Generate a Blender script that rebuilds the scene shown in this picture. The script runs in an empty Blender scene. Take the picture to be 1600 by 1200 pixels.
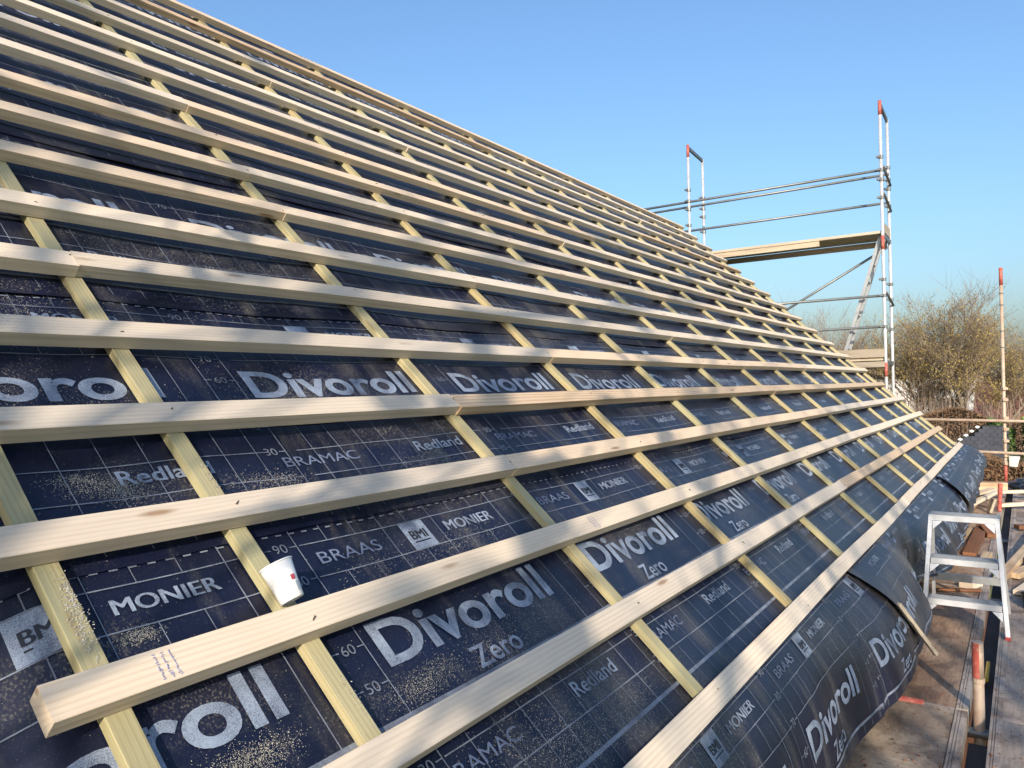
import bpy, bmesh, math, random
from mathutils import Vector, Matrix, noise

random.seed(7)
R = math.radians
SC = bpy.context.scene
COL = SC.collection

# ---------------------------------------------------------------- camera
CAM = Vector((-0.680, -0.808, 0.874))
YAW, PITCH, ROLL = R(34.205), R(0.369), R(-1.2107)
fw = Vector((math.cos(YAW)*math.cos(PITCH), math.sin(YAW)*math.cos(PITCH), math.sin(PITCH)))
rt = Vector((math.sin(YAW), -math.cos(YAW), 0.0))
up = rt.cross(fw)
rt2 = math.cos(ROLL)*rt + math.sin(ROLL)*up
up2 = -math.sin(ROLL)*rt + math.cos(ROLL)*up
cd = bpy.data.cameras.new('camera')
cam = bpy.data.objects.new('camera', cd)
COL.objects.link(cam)
m = Matrix.Identity(4)
for i in range(3):
    m[i][0], m[i][1], m[i][2], m[i][3] = rt2[i], up2[i], -fw[i], CAM[i]
cam.matrix_world = m
cd.sensor_width = 36.0
cd.lens = 36.0*1179.06/1600.0
cd.clip_start = 0.05
cd.clip_end = 3000.0
SC.camera = cam

# ---------------------------------------------------------------- light
SUN_EL = R(24.0)
SUN_AZ = math.atan2(-0.46, -0.89)            # direction towards the sun, measured from +X
S = Vector((math.cos(SUN_AZ)*math.cos(SUN_EL), math.sin(SUN_AZ)*math.cos(SUN_EL), math.sin(SUN_EL)))
W = bpy.data.worlds.new('World')
SC.world = W
W.use_nodes = True
wn = W.node_tree
bgn = wn.nodes['Background']
sky = wn.nodes.new('ShaderNodeTexSky')
sky.sky_type = 'NISHITA'
sky.sun_disc = False
sky.sun_elevation = SUN_EL
sky.sun_rotation = math.pi/2 - SUN_AZ
sky.altitude = 0.0
sky.air_density = 1.35
sky.dust_density = 3.1
sky.ozone_density = 6.3
wn.links.new(sky.outputs[0], bgn.inputs[0])
bgn.inputs[1].default_value = 0.15
sl = bpy.data.lights.new('sun', 'SUN')
sl.energy = 4.1
sl.angle = R(0.55)
sl.color = (1.0, 0.88, 0.72)
so = bpy.data.objects.new('sun', sl)
COL.objects.link(so)
so.rotation_euler = S.to_track_quat('Z', 'Y').to_euler()
so.location = (-5, -8, 12)
SC.view_settings.view_transform = 'Standard'
SC.view_settings.look = 'None'
SC.view_settings.gamma = 1.0
SC.view_settings.use_curve_mapping = False
SC.view_settings.exposure = 0.62

# ---------------------------------------------------------------- helpers
TH = R(41.943)                                # roof pitch
GROUND = -2.9
DECK = -0.73


class MB:
    """collects faces for ONE mesh object"""
    def __init__(self):
        self.v = []
        self.f = []

    def add(self, verts, faces):
        o = len(self.v)
        self.v.extend([tuple(q) for q in verts])
        self.f.extend([tuple(i+o for i in q) for q in faces])

    def box(self, c, d, rot=None):
        hx, hy, hz = d[0]/2, d[1]/2, d[2]/2
        vs = [Vector((x, y, z)) for x in (-hx, hx) for y in (-hy, hy) for z in (-hz, hz)]
        if rot is not None:
            vs = [rot @ q for q in vs]
        c = Vector(c)
        self.add([q+c for q in vs], [(0, 1, 3, 2), (4, 6, 7, 5), (0, 4, 5, 1), (2, 3, 7, 6), (0, 2, 6, 4), (1, 5, 7, 3)])

    def tube(self, pts, rad, n=10, cap=True):
        pts = [Vector(q) for q in pts]
        if not isinstance(rad, (list, tuple)):
            rad = [rad]*len(pts)
        o = len(self.v)
        for i, q in enumerate(pts):
            a = pts[max(i-1, 0)]
            b = pts[min(i+1, len(pts)-1)]
            d = (b-a)
            if d.length < 1e-9:
                d = Vector((0, 0, 1))
            d.normalize()
            e = d.cross(Vector((0.31, 0.17, 0.93)))
            if e.length < 0.05:
                e = d.cross(Vector((1, 0, 0)))
            e.normalize()
            g = d.cross(e)
            for k in range(n):
                t = 2*math.pi*k/n
                self.v.append(tuple(q+(e*math.cos(t)+g*math.sin(t))*rad[i]))
        for i in range(len(pts)-1):
            for k in range(n):
                a = o+i*n+k
                b = o+i*n+(k+1) % n
                self.f.append((a, b, b+n, a+n))
        if cap:
            self.f.append(tuple(o+k for k in range(n))[::-1])
            self.f.append(tuple(o+(len(pts)-1)*n+k for k in range(n)))

    def prism(self, sec, xs, fn):
        """closed cross-section sec [(a,b)] swept over parameters xs; fn(x,a,b)->point"""
        o = len(self.v)
        n = len(sec)
        for x in xs:
            for a, b in sec:
                self.v.append(tuple(fn(x, a, b)))
        for i in range(len(xs)-1):
            for k in range(n):
                a = o+i*n+k
                b = o+i*n+(k+1) % n
                self.f.append((a, b, b+n, a+n))
        self.f.append(tuple(o+k for k in range(n))[::-1])
        self.f.append(tuple(o+(len(xs)-1)*n+k for k in range(n)))

    def grid(self, us, vs, fn):
        o = len(self.v)
        nv = len(vs)
        for u in us:
            for v in vs:
                self.v.append(tuple(fn(u, v)))
        for i in range(len(us)-1):
            for j in range(nv-1):
                a = o+i*nv+j
                self.f.append((a, a+nv, a+nv+1, a+1))

    def mesh(self, name, mat, smooth=False):
        me = bpy.data.meshes.new(name)
        me.from_pydata(self.v, [], self.f)
        me.materials.append(mat)
        if smooth:
            me.polygons.foreach_set('use_smooth', [True]*len(me.polygons))
        me.update()
        return me

    def build(self, name, mat, parent=None, smooth=False, fix=True, **kw):
        me = self.mesh(name, mat, smooth)
        if fix:
            bm = bmesh.new()
            bm.from_mesh(me)
            bmesh.ops.recalc_face_normals(bm, faces=bm.faces)
            bm.to_mesh(me)
            bm.free()
        return link(name, me, parent, **kw)


def link(name, me, parent=None, rot=None, **kw):
    o = bpy.data.objects.new(name, me)
    COL.objects.link(o)
    if parent is not None:
        o.parent = parent
        base = Vector((0, 0, 0))
        q = parent
        while q is not None:
            base += q.location
            q = q.parent
        o.location = -base
    if rot:
        o.rotation_euler = rot
    for k, val in kw.items():
        o[k] = val
    return o


def thing(name, label, cat, loc=(0, 0, 0), group=None):
    o = bpy.data.objects.new(name, None)
    COL.objects.link(o)
    o.location = loc
    o.empty_display_size = 0.2
    o['label'] = label
    o['category'] = cat
    if group:
        o['group'] = group
    return o


def tag(o, label, cat, group=None):
    o['label'] = label
    o['category'] = cat
    if group:
        o['group'] = group
    return o


def chamfer(w, t, c):
    """octagon section centred on 0: width w (a), thickness t (b)"""
    a, b = w/2, t/2
    return [(-a+c, -b), (a-c, -b), (a, -b+c), (a, b-c), (a-c, b), (-a+c, b), (-a, b-c), (-a, -b+c)]


# ---------------------------------------------------------------- materials
def newmat(name):
    mt = bpy.data.materials.new(name)
    mt.use_nodes = True
    nt = mt.node_tree
    return mt, nt, nt.nodes['Principled BSDF']


class NT:
    def __init__(self, nt):
        self.nt = nt

    def n(self, typ, **kw):
        nd = self.nt.nodes.new('ShaderNode'+typ)
        for k, val in kw.items():
            if isinstance(val, tuple) and len(val) == 2 and val[0] == 'attr':
                continue
            if hasattr(nd, k):
                setattr(nd, k, val)
        return nd

    def l(self, a, b):
        self.nt.links.new(a, b)

    def val(self, sock, x):
        if isinstance(x, bpy.types.NodeSocket):
            self.l(x, sock)
        else:
            sock.default_value = x

    def math(self, op, a, b=0.0, c=None, clamp=False):
        nd = self.n('Math', operation=op)
        nd.use_clamp = clamp
        self.val(nd.inputs[0], a)
        self.val(nd.inputs[1], b)
        if c is not None:
            self.val(nd.inputs[2], c)
        return nd.outputs[0]

    def noise(self, vec, scale, detail=3.0, rough=0.55, dist=0.0):
        nd = self.n('TexNoise')
        self.l(vec, nd.inputs['Vector'])
        nd.inputs['Scale'].default_value = scale
        nd.inputs['Detail'].default_value = detail
        nd.inputs['Roughness'].default_value = rough
        nd.inputs['Distortion'].default_value = dist
        return nd.outputs['Fac']

    def ramp(self, fac, stops):
        nd = self.n('ValToRGB')
        cr = nd.color_ramp
        while len(cr.elements) < len(stops):
            cr.elements.new(0.5)
        for e, (p, c) in zip(cr.elements, stops):
            e.position = p
            e.color = (c[0], c[1], c[2], 1) if isinstance(c, tuple) else (c, c, c, 1)
        self.l(fac, nd.inputs[0])
        return nd.outputs[0]

    def mix(self, fac, a, b, mode='MIX'):
        nd = self.n('MixRGB', blend_type=mode)
        self.val(nd.inputs[0], fac)
        for s_, x in ((nd.inputs[1], a), (nd.inputs[2], b)):
            if isinstance(x, bpy.types.NodeSocket):
                self.l(x, s_)
            else:
                s_.default_value = (x[0], x[1], x[2], 1)
        return nd.outputs[0]

    def coord(self, scale=(1, 1, 1), rnd=True, out='Object'):
        tc = self.n('TexCoord')
        v = tc.outputs[out]
        if rnd:
            oi = self.n('ObjectInfo')
            mul = self.math('MULTIPLY', oi.outputs['Random'], 37.0)
            cx = self.n('CombineXYZ')
            for i in range(3):
                self.l(mul, cx.inputs[i])
            ad = self.n('VectorMath', operation='ADD')
            self.l(v, ad.inputs[0])
            self.l(cx.outputs[0], ad.inputs[1])
            v = ad.outputs[0]
        mp = self.n('VectorMath', operation='MULTIPLY')
        self.l(v, mp.inputs[0])
        mp.inputs[1].default_value = scale
        return mp.outputs[0]

    def bump(self, h, strength, dist, bsdf):
        nd = self.n('Bump')
        nd.inputs['Strength'].default_value = strength
        nd.inputs['Distance'].default_value = dist
        self.l(h, nd.inputs['Height'])
        self.l(nd.outputs[0], bsdf.inputs['Normal'])


def wood(name, light, dark, knot, axis=0, ring=230.0, streak=0.5, stain=None, rough=0.62):
    """sawn softwood: growth lines along one axis, fibres, knots, per-piece tint"""
    mt, nt, b = newmat(name)
    g = NT(nt)
    ax = [1.0, 1.0, 1.0]

    def sc(along, across):
        q = [across]*3
        q[axis] = along
        return tuple(q)
    raw = g.coord(sc(1.0, 1.0))
    sep = g.n('SeparateXYZ')
    g.l(raw, sep.inputs[0])
    a, c_ = [sep.outputs[i] for i in range(3) if i != axis]
    wob = g.noise(g.coord(sc(0.7, 5.0)), 1.0, 2.0)
    lin = g.math('ADD', g.math('MULTIPLY', a, ring*1.35), g.math('MULTIPLY', c_, ring*0.6))
    lin = g.math('ADD', lin, g.math('MULTIPLY', wob, 34.0))
    sn = g.math('ADD', g.math('MULTIPLY', g.math('SINE', lin), 0.5), 0.5)
    sn = g.math('POWER', sn, 2.2)
    fib = g.noise(g.coord(sc(5.0, 260.0)), 1.0, 2.0)
    big = g.noise(g.coord(sc(0.9, 4.0)), 1.0, 3.0)
    fac = g.math('MULTIPLY', sn, g.math('MULTIPLY', big, streak*1.5))
    fac = g.math('ADD', fac, g.math('MULTIPLY', g.math('SUBTRACT', fib, 0.5), 0.55), clamp=True)
    col = g.mix(fac, light, dark)
    oi = g.n('ObjectInfo')
    tint = g.ramp(oi.outputs['Random'], [(0.0, (0.80, 0.78, 0.74)), (0.35, (1.0, 0.98, 0.96)), (0.7, (0.93, 0.90, 0.87)), (1.0, (0.97, 0.86, 0.75))])
    col = g.mix(1.0, col, tint, 'MULTIPLY')
    blot = g.noise(g.coord(sc(1.4, 6.0)), 1.0, 4.0)
    col = g.mix(g.math('MULTIPLY', g.ramp(blot, [(0.50, 0.0), (0.75, 1.0)]), 0.28), col, dark)
    vor = g.n('TexVoronoi', feature='F1')
    g.l(g.coord(sc(2.2, 11.0)), vor.inputs['Vector'])
    vor.inputs['Scale'].default_value = 1.0
    kf = g.ramp(vor.outputs['Distance'], [(0.05, 1.0), (0.12, 0.0)])
    col = g.mix(g.math('MULTIPLY', kf, 0.8), col, knot)
    if stain:
        st = g.noise(g.coord(sc(2.0, 7.0)), 1.0, 5.0)
        col = g.mix(g.math('MULTIPLY', g.ramp(st, [(0.48, 0.0), (0.66, 1.0)]), 0.7), col, stain)
    g.l(col, b.inputs['Base Color'])
    b.inputs['Roughness'].default_value = rough
    b.inputs['Specular IOR Level'].default_value = 0.25
    hh = g.math('ADD', g.math('MULTIPLY', fib, 1.0), g.math('MULTIPLY', sn, 0.35))
    g.bump(hh, 0.35, 0.0012, b)
    return mt


def plain(name, colr, rough=0.5, metal=0.0, var=0.15, scale=8.0, dirt=None, bump=0.0, spec=0.4):
    mt, nt, b = newmat(name)
    g = NT(nt)
    nz = g.noise(g.coord(), scale, 4.0)
    c0 = tuple(x*(1-var) for x in colr)
    c1 = tuple(min(1, x*(1+var)) for x in colr)
    col = g.ramp(nz, [(0.3, c0), (0.7, c1)])
    if dirt:
        dn = g.noise(g.coord(), scale*2.3, 5.0, 0.65)
        col = g.mix(g.math('MULTIPLY', g.ramp(dn, [(0.5, 0.0), (0.68, 1.0)]), 0.75), col, dirt)
    g.l(col, b.inputs['Base Color'])
    b.inputs['Roughness'].default_value = rough
    b.inputs['Metallic'].default_value = metal
    b.inputs['Specular IOR Level'].default_value = spec
    if bump:
        g.bump(g.noise(g.coord(), scale*6, 3.0), 0.5, bump, b)
    return mt


M = {}
M['batten'] = wood('pale_spruce', (0.73, 0.63, 0.50), (0.46, 0.33, 0.21), (0.27, 0.14, 0.07), 0, 400, 0.34)
M['batten_blue'] = wood('bluish_spruce', (0.68, 0.59, 0.48), (0.42, 0.32, 0.22), (0.28, 0.16, 0.08), 0, 360, 0.4, stain=(0.50, 0.44, 0.37))
M['batten_warm'] = wood('heartwood_spruce', (0.64, 0.50, 0.35), (0.40, 0.25, 0.13), (0.24, 0.11, 0.05), 0, 300, 0.75)
M['cbatten'] = wood('treated_softwood', (0.45, 0.40, 0.235), (0.29, 0.25, 0.14), (0.20, 0.12, 0.05), 1, 420, 0.6, stain=(0.33, 0.32, 0.19))
M['offcut'] = wood('weathered_softwood', (0.55, 0.42, 0.27), (0.32, 0.21, 0.12), (0.2, 0.1, 0.05), 0, 120, 0.5, stain=(0.30, 0.17, 0.10))
M['offcut_dark'] = wood('stained_and_shaded_board', (0.22, 0.10, 0.05), (0.10, 0.05, 0.03), (0.05, 0.03, 0.02), 0, 120, 0.5)  # red-brown boards; also the painted shade of the lower deck
M['board_grey'] = wood('grey_board', (0.46, 0.40, 0.31), (0.26, 0.21, 0.16), (0.2, 0.13, 0.08), 1, 60, 0.5)


M['board_old'] = wood('weathered_board', (0.33, 0.29, 0.235), (0.19, 0.16, 0.125), (0.15, 0.10, 0.07), 1, 60, 0.5)


def membrane_mat():
    mt, nt, b = newmat('coated_underlay')
    g = NT(nt)
    co = g.coord(rnd=False)
    fine = g.noise(co, 900.0, 2.0)
    weave = g.noise(g.coord((420, 420, 60), rnd=False), 1.0, 2.0)
    base = g.ramp(g.noise(co, 3.0, 4.0), [(0.3, (0.0045, 0.0065, 0.018)), (0.7, (0.0072, 0.0100, 0.032))])
    # pale sawdust film: broad drifts broken up into specks
    drift = g.ramp(g.noise(g.coord((1.1, 2.6, 1), rnd=False), 1.0, 4.0, 0.6), [(0.50, 0.0), (0.72, 1.0)])
    speck = g.ramp(g.noise(g.coord((210, 150, 150), rnd=False), 1.0, 2.0, 0.6), [(0.53, 0.0), (0.66, 1.0)])
    film = g.math('MULTIPLY', drift, g.math('ADD', g.math('MULTIPLY', speck, 0.70), 0.05))
    sp2 = g.ramp(g.noise(g.coord((330, 330, 200), rnd=False), 1.0, 1.0), [(0.66, 0.0), (0.74, 1.0)])
    film = g.math('MAXIMUM', film, g.math('MULTIPLY', sp2, 0.16))
    streak = g.ramp(g.noise(g.coord((4.5, 0.9, 1), rnd=False), 1.0, 5.0, 0.65, 0.6), [(0.53, 0.0), (0.70, 1.0)])
    film = g.math('MAXIMUM', film, g.math('MULTIPLY', streak, g.math('ADD', g.math('MULTIPLY', speck, 0.40), 0.16)))
    col = g.mix(film, base, (0.30, 0.27, 0.21))
    g.l(col, b.inputs['Base Color'])
    rg = g.math('ADD', g.math('MULTIPLY', film, 0.45), 0.38)
    g.l(rg, b.inputs['Roughness'])
    b.inputs['Specular IOR Level'].default_value = 0.42
    hgt = g.math('ADD', g.math('MULTIPLY', weave, 0.6), g.math('MULTIPLY', fine, 0.4))
    g.bump(hgt, 0.25, 0.0012, b)
    return mt


def ink_mat(name, c0, c1):
    mt, nt, b = newmat(name)
    g = NT(nt)
    co = g.coord(rnd=False)
    nz = g.noise(co, 420.0, 2.0, 0.7)
    big = g.noise(co, 14.0, 3.0)
    f = g.math('ADD', g.math('MULTIPLY', nz, 0.7), g.math('MULTIPLY', big, 0.45))
    scuff = g.noise(g.coord((7, 2.5, 3), rnd=False), 1.0, 5.0, 0.7)
    f = g.math('SUBTRACT', f, g.math('MULTIPLY', g.ramp(scuff, [(0.48, 0.0), (0.72, 1.0)]), 0.22))
    col = g.ramp(f, [(0.40, c0), (0.68, c1)])
    g.l(col, b.inputs['Base Color'])
    b.inputs['Roughness'].default_value = 0.55
    b.inputs['Specular IOR Level'].default_value = 0.5
    return mt


M['membrane'] = membrane_mat()
M['ink'] = ink_mat('pale_print', (0.075, 0.092, 0.135), (0.31, 0.365, 0.45))
M['ink_line'] = ink_mat('line_print', (0.09, 0.10, 0.13), (0.23, 0.26, 0.31))
M['ink_outline'] = ink_mat('blue_print', (0.07, 0.09, 0.15), (0.19, 0.23, 0.33))
M['ink_dark'] = plain('dark_print', (0.016, 0.018, 0.026), 0.5)
M['stamp'] = plain('blue_stamp', (0.22, 0.22, 0.42), 0.7)
M['nail'] = plain('nail_head', (0.13, 0.10, 0.07), 0.6, 0.2)
M['dust'] = plain('sawdust', (0.38, 0.355, 0.295), 0.85, var=0.25, scale=40)
M['galv'] = plain('galvanised_steel', (0.60, 0.61, 0.62), 0.38, 0.75, 0.12, 14.0, dirt=(0.34, 0.33, 0.31))
M['galv_pale'] = plain('bright_galvanised_steel', (0.56, 0.56, 0.56), 0.45, 0.35, 0.14, 11.0, dirt=(0.40, 0.39, 0.37))
M['rail_steel'] = plain('dull_steel_tube', (0.17, 0.18, 0.185), 0.45, 0.6, 0.15, 9.0)
M['rust_tube'] = plain('dusty_rusty_tube', (0.43, 0.335, 0.25), 0.6, 0.2, 0.15, 7.0, dirt=(0.36, 0.20, 0.13))
M['red'] = plain('red_paint', (0.36, 0.075, 0.055), 0.6, 0.0, 0.2, 14.0, dirt=(0.45, 0.27, 0.20))
M['alu'] = plain('aluminium', (0.60, 0.61, 0.63), 0.45, 0.35, 0.10, 16.0)
M['alu_dull'] = plain('ribbed_aluminium', (0.33, 0.34, 0.35), 0.5, 0.5, 0.12, 20.0)
M['redcap'] = plain('red_plastic', (0.32, 0.03, 0.03), 0.5)
M['cup'] = plain('white_paper', (0.82, 0.81, 0.79), 0.5, var=0.02)
M['cupred'] = plain('red_print', (0.42, 0.07, 0.09), 0.5)
M['cupgrey'] = plain('grey_print', (0.30, 0.36, 0.40), 0.5)
M['yellow'] = plain('yellow_paint', (0.50, 0.33, 0.04), 0.6)
M['wall'] = plain('brick_wall', (0.30, 0.22, 0.17), 0.9, bump=0.004)
M['white_wall'] = plain('white_render', (0.78, 0.77, 0.74), 0.9, var=0.04)
M['render'] = plain('weathered_white_render', (0.66, 0.65, 0.62), 0.9, var=0.12, scale=0.8)
M['slate'] = plain('dark_slate', (0.05, 0.052, 0.06), 0.8, var=0.3, scale=3)
M['redtile'] = plain('red_clay_tile', (0.17, 0.075, 0.055), 0.8, var=0.25, scale=2.5)
M['window'] = plain('window_glass', (0.05, 0.06, 0.07), 0.1)
M['grass'] = plain('grass_ground', (0.10, 0.12, 0.035), 0.95, var=0.4, scale=0.35, bump=0.02)
M['bark'] = plain('grey_brown_bark', (0.20, 0.155, 0.11), 0.9, var=0.3, scale=5, bump=0.01)
M['twig'] = plain('reddish_twig', (0.21, 0.155, 0.12), 0.9, var=0.25, scale=1.2)
M['catkin'] = plain('olive_buds', (0.27, 0.205, 0.068), 0.8, var=0.35, scale=0.9)
M['catkin_b'] = plain('brown_buds', (0.20, 0.14, 0.08), 0.8, var=0.3, scale=0.9)
M['leaf_green'] = plain('green_leaf', (0.07, 0.12, 0.03), 0.6, var=0.4, scale=2)
M['leaf_lime'] = plain('lime_leaf', (0.16, 0.19, 0.035), 0.6, var=0.3, scale=2)
M['leaf_brown'] = plain('dead_brown_leaf', (0.155, 0.092, 0.050), 0.8, var=0.45, scale=1.2)
M['denim'] = plain('blue_cloth', (0.16, 0.22, 0.33), 0.9, var=0.3, scale=14, bump=0.002)
M['black_sack'] = plain('black_plastic', (0.012, 0.012, 0.013), 0.3, bump=0.006, scale=5)
M['lamp_white'] = plain('white_housing', (0.50, 0.51, 0.46), 0.5)
M['fence_wood'] = plain('grey_green_fence', (0.17, 0.17, 0.12), 0.9, var=0.3, scale=4)


def deck_mat(name, c0, c1, c2, gs_=(6.0, 130.0, 30.0)):
    mt, nt, b = newmat(name)
    g = NT(nt)
    gr = g.noise(g.coord(gs_), 1.0, 3.0)
    big = g.noise(g.coord((1.6, 3.0, 1.0)), 1.0, 5.0, 0.62)
    col = g.ramp(big, [(0.28, c0), (0.5, c1), (0.72, c2)])
    col = g.mix(g.math('MULTIPLY', g.ramp(gr, [(0.4, 0.0), (0.65, 1.0)]), 0.45), col, c0)
    dirt = g.ramp(g.noise(g.coord((3.2, 5.0, 3.0)), 1.0, 6.0, 0.68, 0.5), [(0.46, 0.0), (0.62, 1.0)])
    col = g.mix(g.math('MULTIPLY', dirt, 0.72), col, (0.085, 0.05, 0.034))
    spot = g.ramp(g.noise(g.coord(), 42.0, 4.0, 0.7), [(0.60, 0.0), (0.68, 1.0)])
    col = g.mix(g.math('MULTIPLY', spot, 0.8), col, (0.05, 0.035, 0.025))
    g.l(col, b.inputs['Base Color'])
    b.inputs['Roughness'].default_value = 0.62
    g.bump(g.math('ADD', gr, g.math('MULTIPLY', big, 0.6)), 0.5, 0.003, b)
    return mt


M['ply'] = deck_mat('stained_plywood', (0.17, 0.09, 0.055), (0.38, 0.26, 0.17), (0.52, 0.39, 0.27))
M['ply_cross'] = deck_mat('cross_grained_plywood', (0.17, 0.115, 0.08), (0.36, 0.28, 0.20), (0.48, 0.39, 0.29), (110.0, 5.0, 30.0))
M['ply_grey'] = deck_mat('grey_plywood', (0.17, 0.13, 0.10), (0.32, 0.26, 0.21), (0.44, 0.36, 0.28))
M['deck_rail'] = deck_mat('dusty_steel_rail', (0.26, 0.20, 0.16), (0.38, 0.32, 0.27), (0.46, 0.40, 0.34))

# ---------------------------------------------------------------- the ground
g_ = MB()
g_.grid([-600+60*i for i in range(41)], [-900+60*i for i in range(31)],
        lambda x, y: (x, y, GROUND + (0.0 if abs(x) < 90 and abs(y) < 90 else 0.8*noise.noise((x*0.006, y*0.006, 0)))))
o = g_.build('ground', M['grass'])
o['kind'] = 'structure'

# ---------------------------------------------------------------- the house under its new roof
G = 0.32
DS = [-0.054, 0.0, -0.001, 0.012, 0.022, 0.042, 0.059, -0.009, 0.009, 0.005, -0.05, -0.021, -0.011, -0.015, -0.024, -0.002, 0.002, 0.038]
XE = 11.81
BW, BT, CT = 0.070, 0.041, 0.025
CBX = [-2.20, -1.10, 0.011, 0.419, 1.525, 2.594, 3.665, 4.757, 5.78, 6.83, 7.91, 8.97, 10.05, 11.09, 11.66, 11.76]  # +X edges
CW = 0.046
STOP = 17.3*G
RROT = (TH, 0, 0)


def rp(x, s, h):
    return Vector((x, s*math.cos(TH)-h*math.sin(TH), s*math.sin(TH)+h*math.cos(TH)))


house = thing('house', 'house with a half-finished pitched roof of black underlay and pale timber battens', 'house', (5.0, 2.2, GROUND))

RA = random.Random(11)
# battens, in butt-jointed lengths
bi = 0
for k in range(18):
    s1 = (k+DS[k])*G
    x0 = -2.6
    if k == 2:
        x0 = -0.127
    if k < 2:
        x0 = -0.9
    cuts = [x0]
    if k in (0, 1, 2):
        cand = [CBX[8]-0.02] if k != 1 else [CBX[7]-0.02]
    elif k == 3:
        cand = [CBX[4]-0.022, CBX[9]-0.022]
    elif k == 4:
        cand = [CBX[4]-0.022, CBX[8]-0.022]
    elif k == 5:
        cand = [CBX[5]-0.022, CBX[10]-0.022]
    else:
        a = RA.choice([3, 4, 5, 6])
        cand = [CBX[a]-0.022, CBX[min(a+RA.choice([4, 5]), 13)]-0.022]
    cuts += cand + [XE + RA.uniform(-0.03, 0.03)]
    for a, b in zip(cuts[:-1], cuts[1:]):
        mb = MB()
        n = max(2, int((b-a)/0.22))
        xs = [a+0.0012+(b-a-0.0024)*i/n for i in range(n+1)]
        ph = RA.uniform(0, 50)
        dh = RA.uniform(-0.0012, 0.0012)
        dsj = RA.uniform(-0.0025, 0.0025)

        def fn(x, p, q, ph=ph, s1=s1, dh=dh, dsj=dsj):
            w = noise.noise((x*0.55+ph, 0.3, k*3.1))
            w2 = noise.noise((x*1.6+ph, 5.3, k*3.1))
            return (x, s1-BW/2+p+0.008*w+dsj, -BT/2+q+0.0016*w2+dh)
        mb.prism(chamfer(BW, BT, 0.0011), xs, fn)
        rv = RA.random()
        mt = M['batten'] if rv < 0.58 else (M['batten_blue'] if rv < 0.84 else M['batten_warm'])
        mb.build('batten', mt, house, rot=RROT)
        bi += 1

# counter battens up the slope
for x in CBX:
    mb = MB()
    lo = -0.045 if x > 0.3 else -0.30
    n = 26
    ss = [lo+(STOP-lo)*i/n for i in range(n+1)]
    ph = RA.uniform(0, 90)
    mb.prism(chamfer(CW, CT, 0.0012), ss, lambda s, p, q: (x-CW/2+p+0.004*noise.noise((s*0.6+ph, 1.7, 0)), s, -BT-CT/2+q-0.0016))
    mb.build('counter_batten', M['cbatten'], house, rot=RROT)

# underlay sheets
PITCHS = 0.918
SH0 = {0: -1.005, 1: -0.068}
for k, v_ in zip(range(2, 8), (0.853, 1.780, 2.740, 3.665, 4.590, 5.50)):
    SH0[k] = v_
PHASE = {0: 0.99, 1: 0.542, 2: 0.71, 3: 0.0, 4: 0.18, 5: 0.45, 6: 0.81, 7: 0.27}
HM = -BT-CT-0.0035


def sag(x):
    for a, b in zip(CBX[:-1], CBX[1:]):
        if a <= x <= b:
            t = (x-a+CW/2)/(b-a) if b-a > 0.15 else 0
            t = min(max((x-a)/(b-a), 0), 1)
            return math.sin(math.pi*t)*min(1.0, (b-a)/1.0)
    return 0.0


def hroof(x, s, k):
    """height of sheet k over the batten-top plane"""
    h = HM + 0.0006*k
    sg = sag(x)
    h -= sg*(0.012+0.007*noise.noise((x*0.9, s*0.9, 4.2)))
    h += sg*0.0085*noise.noise((x*2.6+9, s*4.5, 2.0+k))
    h += sg*0.0020*noise.noise((x*7.0, s*5.0, 7.0+k))
    lo = SH0[k]+0.026
    if k >= 2 and s < lo+0.12:          # lower edge laps over the sheet below and lifts a little
        t = 1-(s-lo)/0.12
        h += t*(0.0035+0.010*sg*max(0, noise.noise((x*1.7, k*5.0, 1.0))+0.35))
    if x < -0.03 and s < 1.25:          # falls away at the open end
        d = -0.03-x
        h -= min(d, 1.2)*0.45*min(1.0, (1.25-s)/0.3)
    return h


# hanging flap profile (path s -> Y,Z), with swing along X
PROF = [(0.10, 0.118, 0.017), (0.0, 0.044, -0.050), (-0.1, -0.030, -0.117), (-0.2, -0.100, -0.184), (-0.3, -0.165, -0.258),
        (-0.4, -0.212, -0.346), (-0.5, -0.245, -0.440), (-0.6, -0.270, -0.537), (-0.7, -0.285, -0.636)]


def prof(s):
    for a, b in zip(PROF[:-1], PROF[1:]):
        if s >= b[0]:
            t = (a[0]-s)/(a[0]-b[0])
            return a[1]+(b[1]-a[1])*t, a[2]+(b[2]-a[2])*t
    return PROF[-1][1:]


def smooth(a, b, x):
    t = min(max((x-a)/(b-a), 0), 1)
    return t*t*(3-2*t)


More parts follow.
